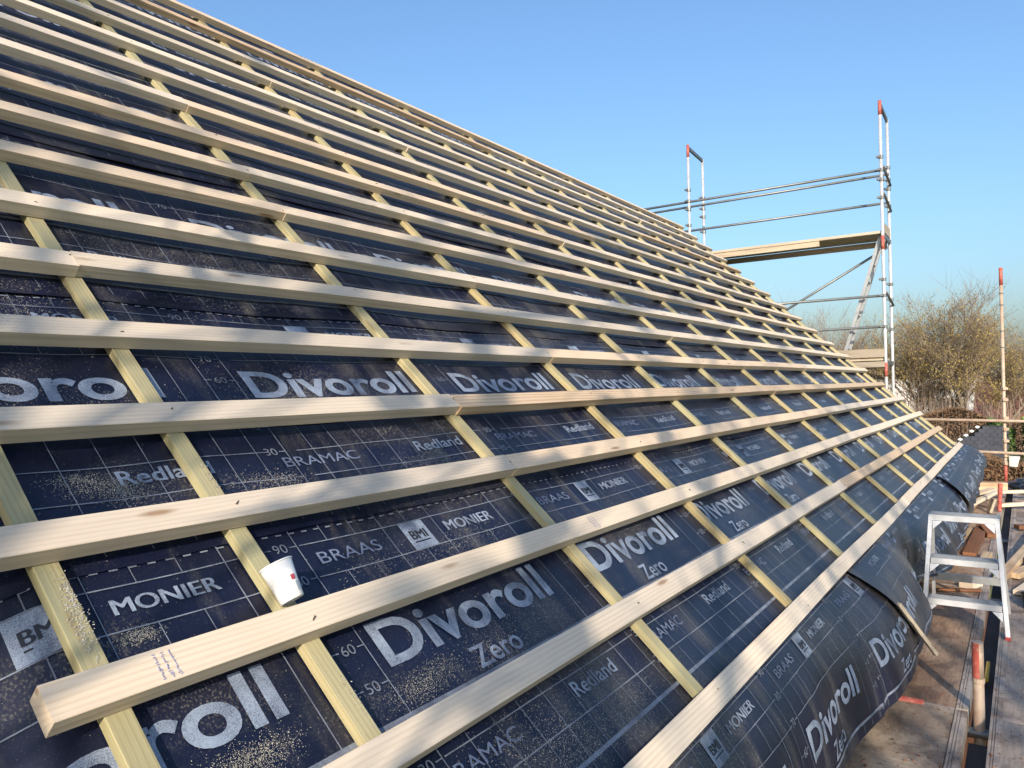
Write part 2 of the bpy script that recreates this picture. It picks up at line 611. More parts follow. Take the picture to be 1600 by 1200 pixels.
def flap(x, s, lift=0.0):
    y, z = 0, 0
    for d in (-0.04, 0, 0.04):
        p_ = prof(s+d)
        y += p_[0]/3
        z += p_[1]/3
    d = max(0.0, -0.10-s)
    # far pieces are pushed outwards and stand off
    if lift > 0:
        out = lift*(d*0.13)
        y -= out
        z += out*0.75
    wv = noise.noise((x*1.5+3, s*1.2, 8.1+lift*9))
    w2 = noise.noise((x*4.2, s*3.0, 3.3+lift*9))
    a = min(1.0, d/0.4)
    sw = 0.055*(1-smooth(2.2, 3.6, x))-0.055*smooth(2.5, 3.5, x) if lift == 0 else 0.0
    y += a*(0.024*wv+0.009*w2+sw)
    z += a*(0.014*wv+0.006*w2+(0.02 if sw < 0 else 0))
    cr = abs(noise.noise((x*2.3+s*1.5, s*0.8+2, 5.5+lift)))
    cr2 = abs(noise.noise((x*5.1-s*2.0, s*1.3, 9.5+lift)))
    y += a*(0.05*max(0, 0.22-cr)+0.025*max(0, 0.2-cr2))*(1.5 if lift > 0 else 0.8)
    if lift > 0:                        # the step ladder stands against it
        y += a*0.17*math.exp(-((x-4.98)/0.42)**2)
    if d <= 0:
        sg = sag(x)
        q = rp(x, s, HM - sg*0.024 - 0.006 + lift*0.003)
        t = smooth(-0.10, -0.02, s)
        y, z = y+(q.y-y)*t, z+(q.z-z)*t
    if lift > 0:
        z += 0.006*lift
        y -= 0.005*lift
    return Vector((x, y, z))


EDGE2 = 3.42          # where the second hanging piece begins


def flap2(x, s):
    d = max(0.0, -s)
    return flap(x, s, 1.0) + Vector((0, -0.012, 0.014))*min(1, d/0.1)


def flap3(x, s):
    d = max(0.0, -s)
    t = smooth(8.3, 11.8, x)
    p_ = flap(x, s, 1.25)+Vector((0, -0.03, 0.035))*min(1, d/0.15)
    return p_+Vector((0, 0.02, 0.12))*t*min(1, d/0.5)


def sheet_grid(name, xs, ss, fn, solid=0.0015):
    mb = MB()
    mb.grid(xs, ss, fn)
    o_ = mb.build(name, M['membrane'], house, smooth=True, fix=False)
    return o_


def frange(a, b, st):
    n = max(1, int(round((b-a)/st)))
    return [a+(b-a)*i/n for i in range(n+1)]


XS = frange(-2.4, 6.0, 0.045)+frange(6.08, 11.86, 0.08)
sheets = {}
for k in range(1, 8):
    lo = SH0[k]+0.026 if k > 1 else -0.06
    hi = min(SH0[k]+1.0, STOP+0.10)
    mb = MB()

    def fn(x, s, k=k, lo=lo):
        e = 0.0
        if k > 1 and s < lo+0.02:
            e = 0.012*noise.noise((x*1.1, k*2.2, 0))+0.004*noise.noise((x*6.1, k*2.2, 0))
        xx = x
        if x > 11.8:
            xx = x+0.16*max(-0.2, noise.noise((s*2.7, k, 3.0)))
        return (xx, s+e, hroof(x, s, k)+(0.03*max(0, noise.noise((s*2.3, k, 9)))*smooth(11.75, 11.86, x)))
    mb.grid(XS, frange(lo, hi, 0.03), fn)
    sheets[k] = mb.build('underlay_sheet', M['membrane'], house, smooth=True, fix=False, rot=RROT)

sheets['f1'] = sheet_grid('underlay_flap', frange(-2.4, 4.4, 0.045), frange(-0.645, 0.06, 0.03), lambda x, s: flap(x, s))
sheets['f2'] = sheet_grid('underlay_flap', [0]+[], [0], lambda x, s: (0, 0, 0)) if False else None


def f2map(u, s):
    # the near edge runs askew: further along X lower down
    x = EDGE2 + 0.45*max(0, -s)*(1-min(1, u)) + u
    return flap2(x, s)


def f2(x, s):
    return flap2(x, s)


mb = MB()
mb.grid(frange(0, 5.1, 0.05), frange(-0.62, 0.03, 0.03), f2map)
sheets['f2'] = mb.build('underlay_flap', M['membrane'], house, smooth=True, fix=False)
mb = MB()
mb.grid(frange(7.9, 11.95, 0.06), frange(-0.56, 0.03, 0.035), lambda x, s: flap3(x, s)+Vector((0.05*noise.noise((s*4, 1, 2)) if x > 11.9 else 0, 0, 0)))
sheets['f3'] = mb.build('underlay_flap', M['membrane'], house, smooth=True, fix=False)

# ------------------------------------------------ printing on the underlay
WORDS = {}


def word(txt, width, height, bold=0.0, cut=0.045):
    """flat lettering scaled to width x height, cut into small faces so that it can follow the sheet"""
    key = (txt, width, height, bold)
    if key in WORDS:
        return WORDS[key]
    cu = bpy.data.curves.new('lettering', 'FONT')
    cu.body = txt
    cu.size = 1.0
    cu.offset = bold
    cu.resolution_u = 5
    cu.fill_mode = 'FRONT'
    ob = bpy.data.objects.new('lettering', cu)
    COL.objects.link(ob)
    dg = bpy.context.evaluated_depsgraph_get()
    me = bpy.data.meshes.new_from_object(ob.evaluated_get(dg))
    bpy.data.objects.remove(ob)
    bm = bmesh.new()
    bm.from_mesh(me)
    bpy.data.meshes.remove(me)
    xs_ = [v.co.x for v in bm.verts]
    ys_ = [v.co.y for v in bm.verts]
    x0, x1, y0, y1 = min(xs_), max(xs_), min(ys_), max(ys_)
    for v in bm.verts:
        v.co.x = (v.co.x-x0)/(x1-x0)*width
        v.co.y = (v.co.y-y0)/(y1-y0)*height
        v.co.z = 0
    n = int(width/cut)
    for i in range(1, n+1):
        bmesh.ops.bisect_plane(bm, geom=bm.verts[:]+bm.edges[:]+bm.faces[:], plane_co=(width*i/(n+1), 0, 0), plane_no=(1, 0, 0))
    n = int(height/cut)
    for i in range(1, n+1):
        bmesh.ops.bisect_plane(bm, geom=bm.verts[:]+bm.edges[:]+bm.faces[:], plane_co=(0, height*i/(n+1), 0), plane_no=(0, 1, 0))
    bm.verts.ensure_lookup_table()
    vs = [(v.co.x, v.co.y) for v in bm.verts]
    fs = [tuple(v.index for v in f.verts) for f in bm.faces]
    bm.free()
    WORDS[key] = (vs, fs)
    return WORDS[key]


def put(mb, w, x, s, fn, lim=None):
    """lay a word at (x, s); faces beyond the visible part of the sheet are dropped"""
    vs, fs = w
    ok = [True]*len(vs)
    if lim:
        ok = [lim[0](s+b) < x+a < lim[1] and lim[2] < s+b < lim[3] for a, b in vs]
        if not any(ok):
            return
        fs = [f for f in fs if all(ok[i] for i in f)]
        used = sorted(set(i for f in fs for i in f))
        mp = {q: n for n, q in enumerate(used)}
        vs = [vs[i] for i in used]
        fs = [tuple(mp[i] for i in f) for f in fs]
    mb.add([fn(x+a, s+b) for a, b in vs], fs)


def strip(mb, x0, s0, x1, s1, wd, fn, st=0.05):
    L_ = math.hypot(x1-x0, s1-s0)
    if L_ < 1e-6:
        return
    n = max(1, int(L_/st))
    nx, ns = -(s1-s0)/L_*wd/2, (x1-x0)/L_*wd/2
    o_ = len(mb.v)
    for i in range(n+1):
        x = x0+(x1-x0)*i/n
        s = s0+(s1-s0)*i/n
        mb.v.append(tuple(fn(x+nx, s+ns)))
        mb.v.append(tuple(fn(x-nx, s-ns)))
    for i in range(n):
        a = o_+2*i
        mb.f.append((a, a+1, a+3, a+2))


def print_sheet(k, s0, phase, xa, xb, ma, mb_, fn, parent, rot, skew=None):
    """ma..mb_ : visible marks (cm) of the sheet"""
    big, lines, out, dark = MB(), MB(), MB(), MB()
    va, vb = s0+ma/100, s0+mb_/100

    def S_(mark):
        return s0+mark/100
    W1 = word('Divoroll', 0.715, 0.122, 0.024)
    W2 = word('Zero', 0.20, 0.062, 0.012)
    W3 = word('Redland', 0.235, 0.044, 0.015)
    W4 = word('BRAMAC', 0.275, 0.036, 0.0)
    W5 = word('BRAAS', 0.215, 0.036, 0.0)
    W6 = word('MONIER', 0.229, 0.036, 0.0)
    W7 = word('BMI', 0.062, 0.030, 0.0)
    NUM = {m_: word(str(m_), 0.040, 0.026, 0.0) for m_ in (20, 30, 40, 50, 60, 70, 80, 90)}
    edge = skew if skew else (lambda q: xa)
    lim = (edge, xb, va, vb)
    n0 = int(math.floor(xa-phase))-1
    n1 = int(math.ceil(xb-phase))+1
    for n in range(n0, n1+1):
        u = phase+n
        put(big, W1, u+0.03, S_(52.3), fn, lim)
        put(big, W2, u+0.275, S_(42.6), fn, lim)
        put(big, W3, u+0.51, S_(24.0), fn, lim)
        put(out, W4, u-0.03, S_(24.0), fn, lim)
        put(out, W5, u+0.04, S_(83.4), fn, lim)
        for q_ in range(3):           # heavy strokes
            put(big, W6, u+0.53+0.0014*q_, S_(83.6), (lambda x, s, e=0.0002*q_: fn(x, s, e)), lim)
        if u+0.36 > xa and u+0.456 < xb and S_(80) >= va and S_(89) <= vb:
            xs_ = [u+0.36+0.096*i/4 for i in range(5)]
            ss_ = [S_(80.2)+0.096*i/4 for i in range(5)]
            big.grid(xs_, ss_, fn)
            dark_fn = lambda x, s: fn(x, s, 0.0012)
            for q_ in range(3):
                put(dark, W7, u+0.376+0.0012*q_, S_(83.6), (lambda x, s, e=0.0012+0.0002*q_: fn(x, s, e)), lim)
            strip(dark, u+0.376, S_(82.6), u+0.44, S_(82.6), 0.004, dark_fn)
        for m_, w in NUM.items():
            if va < S_(m_) < vb-0.01:
                put(lines, w, u-0.070, S_(m_)-0.013, fn, lim)
                if u > xa and u < xb:
                    strip(lines, u-0.022, S_(m_), u, S_(m_), 0.0028, fn)
                    if u-0.105 > xa:
                        strip(lines, u-0.105, S_(m_), u-0.078, S_(m_), 0.0028, fn)
        # verticals every 10 cm
        for j in range(10):
            x = u+j*0.1
            if x < xa+0.005 or x > xb-0.005:
                continue
            wd = 0.0030 if j in (0, 8) else 0.0022
            segs = [(4, 20), (20, 30), (30, 41), (70, 80), (90, 96.5)]
            if j in (0, 3, 5, 8, 9):
                segs.append((80, 90))
            if j in (0, 8, 9):
                segs.append((41, 70))
            for a_, b_ in segs:
                a2, b2 = max(S_(a_), va), min(S_(b_), vb)
                if b2-a2 > 0.01:
                    strip(lines, x, a2, x, b2, wd, fn)
        # dashes near the lap
        if va < S_(94) < vb:
            for j in range(25):
                x = u+j*0.04
                if xa < x and x+0.02 < xb:
                    strip(lines, x, S_(94.0), x+0.018, S_(94.0), 0.004, fn)
    for m_, wd in ((20, 0.003), (30, 0.003), (70, 0.003), (80, 0.003), (90, 0.003), (41.0, 0.011), (11.0, 0.011)):
        if va < S_(m_) < vb:
            x = xa
            while x < xb-0.05:
                u = (x-phase) % 1.0
                # number column interrupts the thin lines
                if u > 0.895 and wd < 0.005:
                    x += 0.05
                    continue
                strip(lines, x, S_(m_), min(x+0.05, xb), S_(m_), wd, fn)
                x += 0.05
    kw = {'rot': rot} if rot else {}
    for mbx, nm, mt in ((big, 'printed_lettering', M['ink']), (lines, 'printed_ruling', M['ink_line']), (out, 'printed_lettering', M['ink_outline']), (dark, 'printed_lettering', M['ink_dark'])):
        if mbx.f:
            me = mbx.mesh(nm, mt)
            ob = link(nm, me, parent, kind='stuff')
    return


def on_sheet(k):
    def fn(x, s, e=0.0):
        q = rp(x, s, hroof(x, s, k)+0.0025+e)
        return q
    return fn


def unrot(ob):
    pass


# lettering meshes are in world axes; parents rotate, so give them the inverse
def reparent_fix():
    inv = Matrix.Rotation(-TH, 4, 'X')
    for ob in list(COL.objects):
        if ob.name.startswith('printed_') and ob.parent is not None and abs(ob.parent.rotation_euler.x) > 0.1:
            for v in ob.data.vertices:
                v.co = inv @ v.co
            ob.location = (0, 0, 0)


for k in range(1, 8):
    top = 99 if k < 7 else 80
    print_sheet(k, SH0[k], PHASE[k], -2.3 if k > 1 else -1.2, 11.75, 5.2 if k > 1 else 1.5, min(top, (STOP-SH0[k])*100), on_sheet(k), sheets[k], None)
reparent_fix()


def on_flap(f, sgn=1.0):
    def fn(x, s, e=0.0):
        q = f(x, s)
        d = 0.004
        n = (f(x+d, s)-q).cross(f(x, s+d)-q).normalized()
        return q+n*(0.0022+e)
    return fn


def flap_print(f, xa, xb, phase, par, ma, skew=None):
    before = set(o_.name for o_ in COL.objects)
    print_sheet(0, SH0[0], phase, xa, xb, ma, 101.5, on_flap(f), par, None, skew)
    for ob in COL.objects:
        if ob.name not in before:
            base = Vector((0, 0, 0))
            q = ob.parent
            while q is not None:
                base += q.location
                q = q.parent
            ob.location = -base


flap_print(lambda x, s: flap(x, s), -1.0, 4.3, PHASE[0], sheets['f1'], 37.0)
flap_print(flap2, EDGE2+0.28, 8.2, 0.27, sheets['f2'], 40.0, lambda q: EDGE2+0.45*max(0, -q)+0.012)
flap_print(flap3, 7.95, 11.85, 0.62, sheets['f3'], 46.0)

# timber stamps and nail heads
st = MB()
RS = random.Random(3)


def stamp(x, sc_, k, n=40, wd=0.045, hh=0.056):
    s1 = (k+DS[k])*G-BW/2
    for i in range(3):
        for j in range(n//3):
            a = x+i*wd/3+RS.uniform(0, 0.003)
            b = s1-hh/2+j*hh/(n/3)+RS.uniform(-0.001, 0.001)
            L_ = RS.uniform(0.003, 0.007)
            if RS.random() < 0.5:
                st.box((a, b, 0.0015), (0.0014, L_*0.8, 0.0004))
            else:
                st.box((a, b, 0.0015), (L_, 0.0014, 0.0004))


stamp(0.055, 0, 2)
stamp(1.64, 0, 2)
stamp(0.02, 0, 9, wd=0.06, hh=0.03)
stamp(3.3, 0, 13, wd=0.09, hh=0.03)
st.build('ink_stamp', M['stamp'], house, rot=RROT, fix=False, kind='stuff')
nl = MB()
for k in range(18):
    for x in CBX:
        if x < 0.2 or (k < 2 and x < 0.6):
            continue
        for d in (RS.uniform(-0.02, 0.02),):
            if RS.random() < 0.25:
                continue
            nl.tube([(x-CW/2+RS.uniform(-0.012, 0.012), (k+DS[k])*G-BW/2+d+RS.uniform(-0.008, 0.008), z) for z in (-0.002, 0.0018)], 0.0023, 6)
nl.build('nail_heads', M['nail'], house, rot=RROT, kind='stuff', fix=False)

# walls, far slope, eaves board below the covering
mb = MB()
mb.box((4.7, 0.42, (GROUND-0.25)/2), (14.0, 0.24, -GROUND-0.25))
mb.build('wall', M['wall'], house)
mb = MB()
RY, RZ = STOP*math.cos(TH), STOP*math.sin(TH)
mb.add([(XE-0.12, 0.55, GROUND), (XE-0.12, 2*RY-0.5, GROUND), (XE-0.12, 2*RY-0.5, -0.1), (XE-0.12, RY, RZ-0.30), (XE-0.12, 0.55, 0.15),
        (XE-0.36, 0.55, GROUND), (XE-0.36, 2*RY-0.5, GROUND), (XE-0.36, 2*RY-0.5, -0.1), (XE-0.36, RY, RZ-0.30), (XE-0.36, 0.55, 0.15)],
       [(0, 1, 2, 3, 4), (9, 8, 7, 6, 5), (0, 5, 6, 1), (1, 6, 7, 2), (2, 7, 8, 3), (3, 8, 9, 4), (4, 9, 5, 0)])
mb.build('gable_wall', M['wall'], house)
mb = MB()
mb.grid(frange(-2.4, XE, 1.0), frange(0, STOP, 0.5), lambda x, s: (x, 2*RY-s*math.cos(TH)+0.02, s*math.sin(TH)-0.12))
mb.build('far_roof_slope', M['membrane'], house)
mb = MB()
mb.box((4.9, 0.26, -0.10), (13.7, 0.025, 0.18))
mb.build('fascia', M['offcut'], house)

# ---------------------------------------------------------------- sawdust on the underlay (uncountable)
mb = MB()
RD = random.Random(5)


def chip(q, ex, es, en, L_, w_):
    a = RD.uniform(0, math.pi)
    d1 = (ex*math.cos(a)+es*math.sin(a)+en*RD.uniform(-0.35, 0.35))*L_
    d2 = (ex*-math.sin(a)+es*math.cos(a)+en*RD.uniform(-0.5, 0.5))*w_
    c_ = q+en*(abs(d1.dot(en))+abs(d2.dot(en))+0.0005)
    mb.add([c_-d1-d2, c_+d1-d2*0.6, c_+d1*0.8+d2, c_-d1*0.9+d2*0.8], [(0, 1, 2, 3)])


EX, ES, EN = Vector((1, 0, 0)), Vector((0, math.cos(TH), math.sin(TH))), Vector((0, -math.sin(TH), math.cos(TH)))


def sheet_at(s):
    for k in range(7, 0, -1):
        if s >= SH0[k]+0.030:
            return k
    return 1


def drop(x, s, L_):
    if s < 0.0 or s > 4.5 or x < -1.0 or x > 9:
        return
    k = sheet_at(s)
    chip(rp(x, s, hroof(x, s, k)), EX, ES, EN, L_, L_*RD.uniform(0.35, 0.8))


piles = [(0.095, 0.715, 0.016, 700), (0.13, 1.125, 0.018, 500), (0.17, 1.10, 0.030, 900), (0.225, 1.09, 0.022, 600), (0.215, 1.06, 0.020, 500), (0.58, 1.045, 0.040, 900), (0.66, 1.05, 0.030, 400),
         (1.20, 1.045, 0.05, 900), (1.27, 1.075, 0.03, 500), (0.135, 0.40, 0.035, 1600), (0.20, 0.41, 0.03, 900), (0.60, 0.385, 0.035, 900), (0.68, 0.40, 0.035, 800), (0.90, 0.37, 0.05, 700),
         (0.78, 0.715, 0.06, 500), (1.02, 0.71, 0.05, 500), (1.20, 0.73, 0.05, 500), (1.58, 1.335, 0.025, 350), (1.22, 0.06, 0.05, 900), (0.98, 0.075, 0.06, 1200), (0.92, 1.38, 0.05, 800), (1.12, 1.37, 0.07, 900),
         (0.30, 1.36, 0.05, 400), (5.45, 0.10, 0.10, 700), (5.62, 0.06, 0.08, 500), (4.25, 0.05, 0.05, 350), (6.5, 0.09, 0.12, 600), (3.4, 0.055, 0.05, 250), (7.6, 0.10, 0.12, 500), (6.3, 0.40, 0.12, 600)]
drifts = [(0.05, 1.75, 0.16, 3800), (-0.05, 1.68, 0.12, 2500), (0.95, 1.90, 0.16, 1800), (1.15, 2.10, 0.18, 2400), (1.45, 2.40, 0.16, 3200), (1.6, 2.36, 0.10, 1500), (0.85, 0.12, 0.14, 2200),
          (1.05, 0.40, 0.12, 1200), (0.95, 1.42, 0.12, 2200), (0.1, 1.40, 0.10, 700), (4.6, 1.1, 0.2, 900), (5.3, 1.8, 0.2, 900), (3.4, 2.42, 0.2, 1200), (6.9, 0.9, 0.25, 900), (6.0, 1.45, 0.25, 700)]
for (cx_, cs_, sd, n) in piles:
    for i in range(int(n*0.8)):
        x, s = RD.gauss(cx_, sd*1.5), RD.gauss(cs_, sd*0.6)
        if s < 0.0 or x > 9:
            continue
        k = sheet_at(s)
        r2 = ((x-cx_)/(sd*1.5))**2+((s-cs_)/(sd*0.6))**2
        up_h = RD.random()*0.006*math.exp(-r2*0.8)*min(1, sd/0.03)
        chip(rp(x, s, hroof(x, s, k)+up_h), EX, ES, EN, RD.uniform(0.0004, 0.0012)*(2.2 if RD.random() < 0.03 else 1), RD.uniform(0.0003, 0.0009))
for (cx_, cs_, sd, n) in drifts:
    for i in range(int(n*1.6)):
        drop(RD.gauss(cx_, sd*1.3), RD.gauss(cs_, sd*0.5), RD.uniform(0.0004, 0.0013))
for i in range(16000):
    x = RD.uniform(-0.6, 3.2)
    s = RD.uniform(0.0, 2.2)
    if noise.noise((x*2.2, s*2.6, 1.0)) > RD.uniform(-0.5, 0.6):
        drop(x, s, RD.uniform(0.0003, 0.0010))
# drifts on the counter battens
for (x, s, n) in ((0.0, 0.80, 260), (-0.01, 0.74, 200), (0.41, 1.06, 80), (0.41, 0.42, 40)):
    for i in range(n):
        xx, ss_ = RD.gauss(x, 0.006), RD.gauss(s, 0.035)
        chip(rp(xx, ss_, -BT-0.001), EX, ES, EN, RD.uniform(0.0008, 0.002), 0.001)
o = mb.build('sawdust', M['dust'], None, fix=False)
o['kind'] = 'stuff'
tag(o, 'pale sawdust scattered over the black roof underlay', 'sawdust')

# ---------------------------------------------------------------- paper cup
base = rp(0.396, 0.663, -0.020)
cup = thing('paper_cup', 'white paper cup with a small red print, wedged behind the lowest near batten end', 'cup', base)
ax = Vector((-0.10, 0.50, 0.86)).normalized()
e1 = ax.cross(Vector((0, 0, 1))).normalized()
e2 = ax.cross(e1)


def cuppt(t, r, h):
    return base+ax*h+(e1*math.cos(t)+e2*math.sin(t))*r


mb = MB()
NS = 40
prf = [(0.0, 0.004), (0.0235, 0.004), (0.0245, 0.0), (0.0262, 0.001), (0.0300, 0.043), (0.0352, 0.085), (0.0338, 0.085), (0.0285, 0.042), (0.0235, 0.006), (0.0, 0.006)]
for r, h in prf:
    for i in range(NS):
        mb.v.append(tuple(cuppt(2*math.pi*i/NS, r, h)))
for j in range(len(prf)-1):
    for i in range(NS):
        a, b = j*NS+i, j*NS+(i+1) % NS
        mb.f.append((a, b, b+NS, a+NS))
mb.build('body', M['cup'], cup, smooth=True)
mb = MB()
mb.tube([cuppt(2*math.pi*i/NS, 0.0352, 0.0855) for i in range(NS+1)], 0.0021, 8, False)
mb.build('rim', M['cup'], cup, smooth=True)
# print faces the right of the camera
toc = (CAM-base).normalized()
t0 = math.atan2(toc.dot(e2), toc.dot(e1))
side = rt.dot(e1)*(-math.sin(t0))+rt.dot(e2)*math.cos(t0)
sg = 1 if side > 0 else -1
for (dt, w_, h0, h1, mt) in ((0.56, 0.36, 0.0375, 0.049, 'cupred'), (0.80, 0.34, 0.012, 0.033, 'cupgrey')):
    mb = MB()
    mb.grid([t0+sg*(dt+w_*i/6) for i in range(7)], [h0, h1], lambda t, h: cuppt(t, 0.0262+(h-0.001)*0.0107/0.1*0.95+0.0009, h))
    mb.build('printed_mark', M[mt], cup)

# ---------------------------------------------------------------- lath along the hanging flap
p_ = [flap2(EDGE2+0.05+0.45*d_, -d_)+Vector((-0.02, -0.016, -0.012)) for d_ in (0.34, 0.60)]
dirn = (p_[1]-p_[0]).normalized()
mb = MB()
a_, b_ = p_[0], p_[1]+dirn*0.07
q_ = dirn.to_track_quat('X', 'Z').to_matrix()
mb.box((a_+b_)/2, ((b_-a_).length, 0.024, 0.018), q_)
o = mb.build('timber_lath', M['board_grey'], None)
tag(o, 'thin grey timber lath holding down the loose corner of the hanging underlay', 'lath')

# ---------------------------------------------------------------- scaffold at the eaves
es = thing('eaves_scaffold', 'scaffold walkway of plywood decks and steel tubes running along the eaves', 'scaffold', (6.0, -0.6, GROUND))
RP = random.Random(21)
XJ = [-1.59, 0.98, 3.555, 6.12, 8.69, 11.26, 13.2]
for row, (y0, y1) in enumerate(((-0.548, 0.085), (-1.30, -0.640))):
    for a, b in zip(XJ[:-1], XJ[1:]):
        if b < 2.0:
            pass
        dz = RP.uniform(-0.006, 0.006)
        mb = MB()
        ya, yb = (y0+0.055, y1-0.05) if row == 0 else (y0+0.05, y1-0.045)
        n = 10
        mb.prism(chamfer(yb-ya, 0.02, 0.002), [a+0.02+(b-a-0.04)*i/n for i in range(n+1)], lambda x, p, q: (x, (ya+yb)/2+p, DECK-0.012+q+dz+0.003*noise.noise((x, p*2, row))))
        pnl = mb.build('deck_panel', M['ply_cross'] if (row == 0 and b < 3.6) else (M['ply'] if row == 0 else M['ply_grey']), es)
        for (yy, wd) in ((y0+0.026, 0.052), (y1-0.024, 0.048)):
            mb = MB()
            c_ = (yy, DECK+dz)
            # ribbed steel side rail
            sec = [(-wd/2, -0.07), (wd/2, -0.07), (wd/2, 0.004), (wd/2-0.010, 0.004), (wd/2-0.011, 0.0), (wd/2-0.014, 0.0), (wd/2-0.015, 0.004),
                   (0.004, 0.004), (0.003, 0.0), (0.0, 0.0), (-0.001, 0.004), (-wd/2, 0.004)]
            mb.prism(sec, [a+0.008, b-0.008], lambda x, p, q: (x, c_[0]+p, c_[1]+q))
            mb.build('side_rail', M['deck_rail'], pnl)
        for xx in (a+0.012, b-0.012):
            mb = MB()
            mb.box((xx, (ya+yb)/2, DECK+dz-0.03), (0.018, yb-ya, 0.06))
            mb.build('end_rail', M['deck_rail'], pnl)


for j in range(7):
    mb = MB()
    mb.box((6.0, -1.25+j*0.235, GROUND+0.22), (15.0, 0.225, 0.04))
    mb.build('lower_deck_board', M['offcut_dark'], es)  # dark board colour puts the shade below the walkway into these boards


def tubepart(parent, name, pts, r=0.0242, mat='rust_tube', n=12, **kw):
    mb_ = MB()
    mb_.tube(pts, r, n)
    return mb_.build(name, M[mat], parent, smooth=False, **kw)


def shade(ob):
    me = ob.data
    me.polygons.foreach_set('use_smooth', [len(p.vertices) == 4 for p in me.polygons])
    return ob


def coupler(parent, c, d=(0.07, 0.07, 0.055), mat='rust_tube'):
    mb_ = MB()
    c = Vector(c)
    mb_.tube([c+Vector((0, 0, -d[2]/2)), c+Vector((0, 0, d[2]/2))], d[0]/2, 12)
    mb_.box(c+Vector((-d[0]*0.55, -0.01, 0)), (0.03, 0.035, d[2]*0.8))
    mb_.box(c+Vector((0.0, -d[0]*0.6, 0)), (0.03, 0.03, d[2]*0.7))
    return mb_.build('coupler', M[mat], parent)


mb = MB()  # slate-dark strips stand in for the shade in the gap between the decks
mb.box((8.6, -0.594, DECK-0.13), (9.9, 0.084, 0.05))
mb.build('gap_shade_strip', M['slate'], es)
mb = MB()
mb.box((0.9, -0.594, DECK-0.13), (5.1, 0.084, 0.05))
mb.build('gap_shade_strip', M['slate'], es)
# short standard standing up through the gap between the decks
shade(tubepart(es, 'standard', [(3.56, -0.593, GROUND), (3.56, -0.593, DECK+0.17)]))
o = shade(tubepart(es, 'standard_tip', [(3.56, -0.593, DECK+0.17), (3.56, -0.593, DECK+0.345)], 0.0246, 'rust_tube'))
# worn red paint on the far side of the tip
mb = MB()
mb.grid([R(100)+R(95)*i/8 for i in range(9)], [DECK+0.175, DECK+0.26, DECK+0.343], lambda t, z: (3.56+0.0254*math.cos(t), -0.593+0.0254*math.sin(t), z))
mb.build('red_paint', M['red'], es, smooth=True)
mb = MB()
mb.tube([(3.56, -0.593, DECK+0.150), (3.56, -0.593, DECK+0.172)], 0.0275, 14)
mb.build('collar', M['rust_tube'], es)
# transoms under the joints, one with a red end showing in the gap of the near joint
for x in XJ[1:]:
    shade(tubepart(es, 'transom', [(x, -1.4, DECK-0.095), (x, 0.20, DECK-0.095)], mat='rail_steel'))
shade(tubepart(es, 'red_transom_end', [(3.555, -0.36, DECK-0.004), (3.545, -0.10, DECK+0.0)], 0.022, 'red'))
mb = MB()
mb.box((4.35, -0.598, DECK-0.05), (0.30, 0.018, 0.02))
mb.build('yellow_strap', M['yellow'], es)
# far standard with guard rails round the end of the walkway
PX, PY = 13.1, -0.535
shade(tubepart(es, 'standard', [(PX, PY, GROUND), (PX, PY, 2.30)]))
shade(tubepart(es, 'standard_tip', [(PX, PY, 2.30), (PX, PY, 2.57)], 0.0255, 'red'))
shade(tubepart(es, 'painted_band', [(PX, PY, -0.72), (PX, PY, -0.42)], 0.0252, 'red'))
for z in (0.10, 0.27, 0.55, 0.72, -0.08, -0.42, -0.30, 1.35, 1.6, 2.0, 2.18):
    if z > 1.0:
        mb = MB()
        mb.tube([(PX, PY, z-0.008), (PX, PY, z+0.008)], 0.030, 10)
        mb.build('collar', M['rail_steel'], es)
    else:
        coupler(es, (PX-0.005, PY, z))
shade(tubepart(es, 'guard_rail', [(PX-0.05, 2.4, 0.275), (PX-0.05, -4.2, 0.165)], 0.0242))
shade(tubepart(es, 'guard_rail', [(PX-0.05, 2.4, -0.19), (PX-0.05, -4.2, -0.35)], 0.0242))
shade(tubepart(es, 'standard', [(PX, -1.9, GROUND), (PX, -1.9, 1.4)]))
shade(tubepart(es, 'standard', [(PX, 0.62, GROUND), (PX, 0.62, 0.30)]))

# floodlight clamped to the far standard
fl = thing('floodlight', 'white floodlight clamped to the red-banded scaffold standard beyond the roof corner', 'floodlight', (PX-0.02, PY-0.10, -0.47))
mb = MB()
mb.add([(PX-0.06, PY-0.05, -0.31), (PX-0.06, PY-0.19, -0.31), (PX-0.06, PY-0.15, -0.47), (PX-0.06, PY-0.05, -0.46),
        (PX+0.06, PY-0.05, -0.31), (PX+0.06, PY-0.19, -0.31), (PX+0.06, PY-0.15, -0.47), (PX+0.06, PY-0.05, -0.46)],
       [(0, 1, 2, 3), (7, 6, 5, 4), (0, 4, 5, 1), (1, 5, 6, 2), (2, 6, 7, 3), (3, 7, 4, 0)])
mb.build('housing', M['lamp_white'], fl)
mb = MB()
mb.box((PX, PY-0.04, -0.39), (0.04, 0.06, 0.03))
mb.build('bracket', M['rail_steel'], fl)

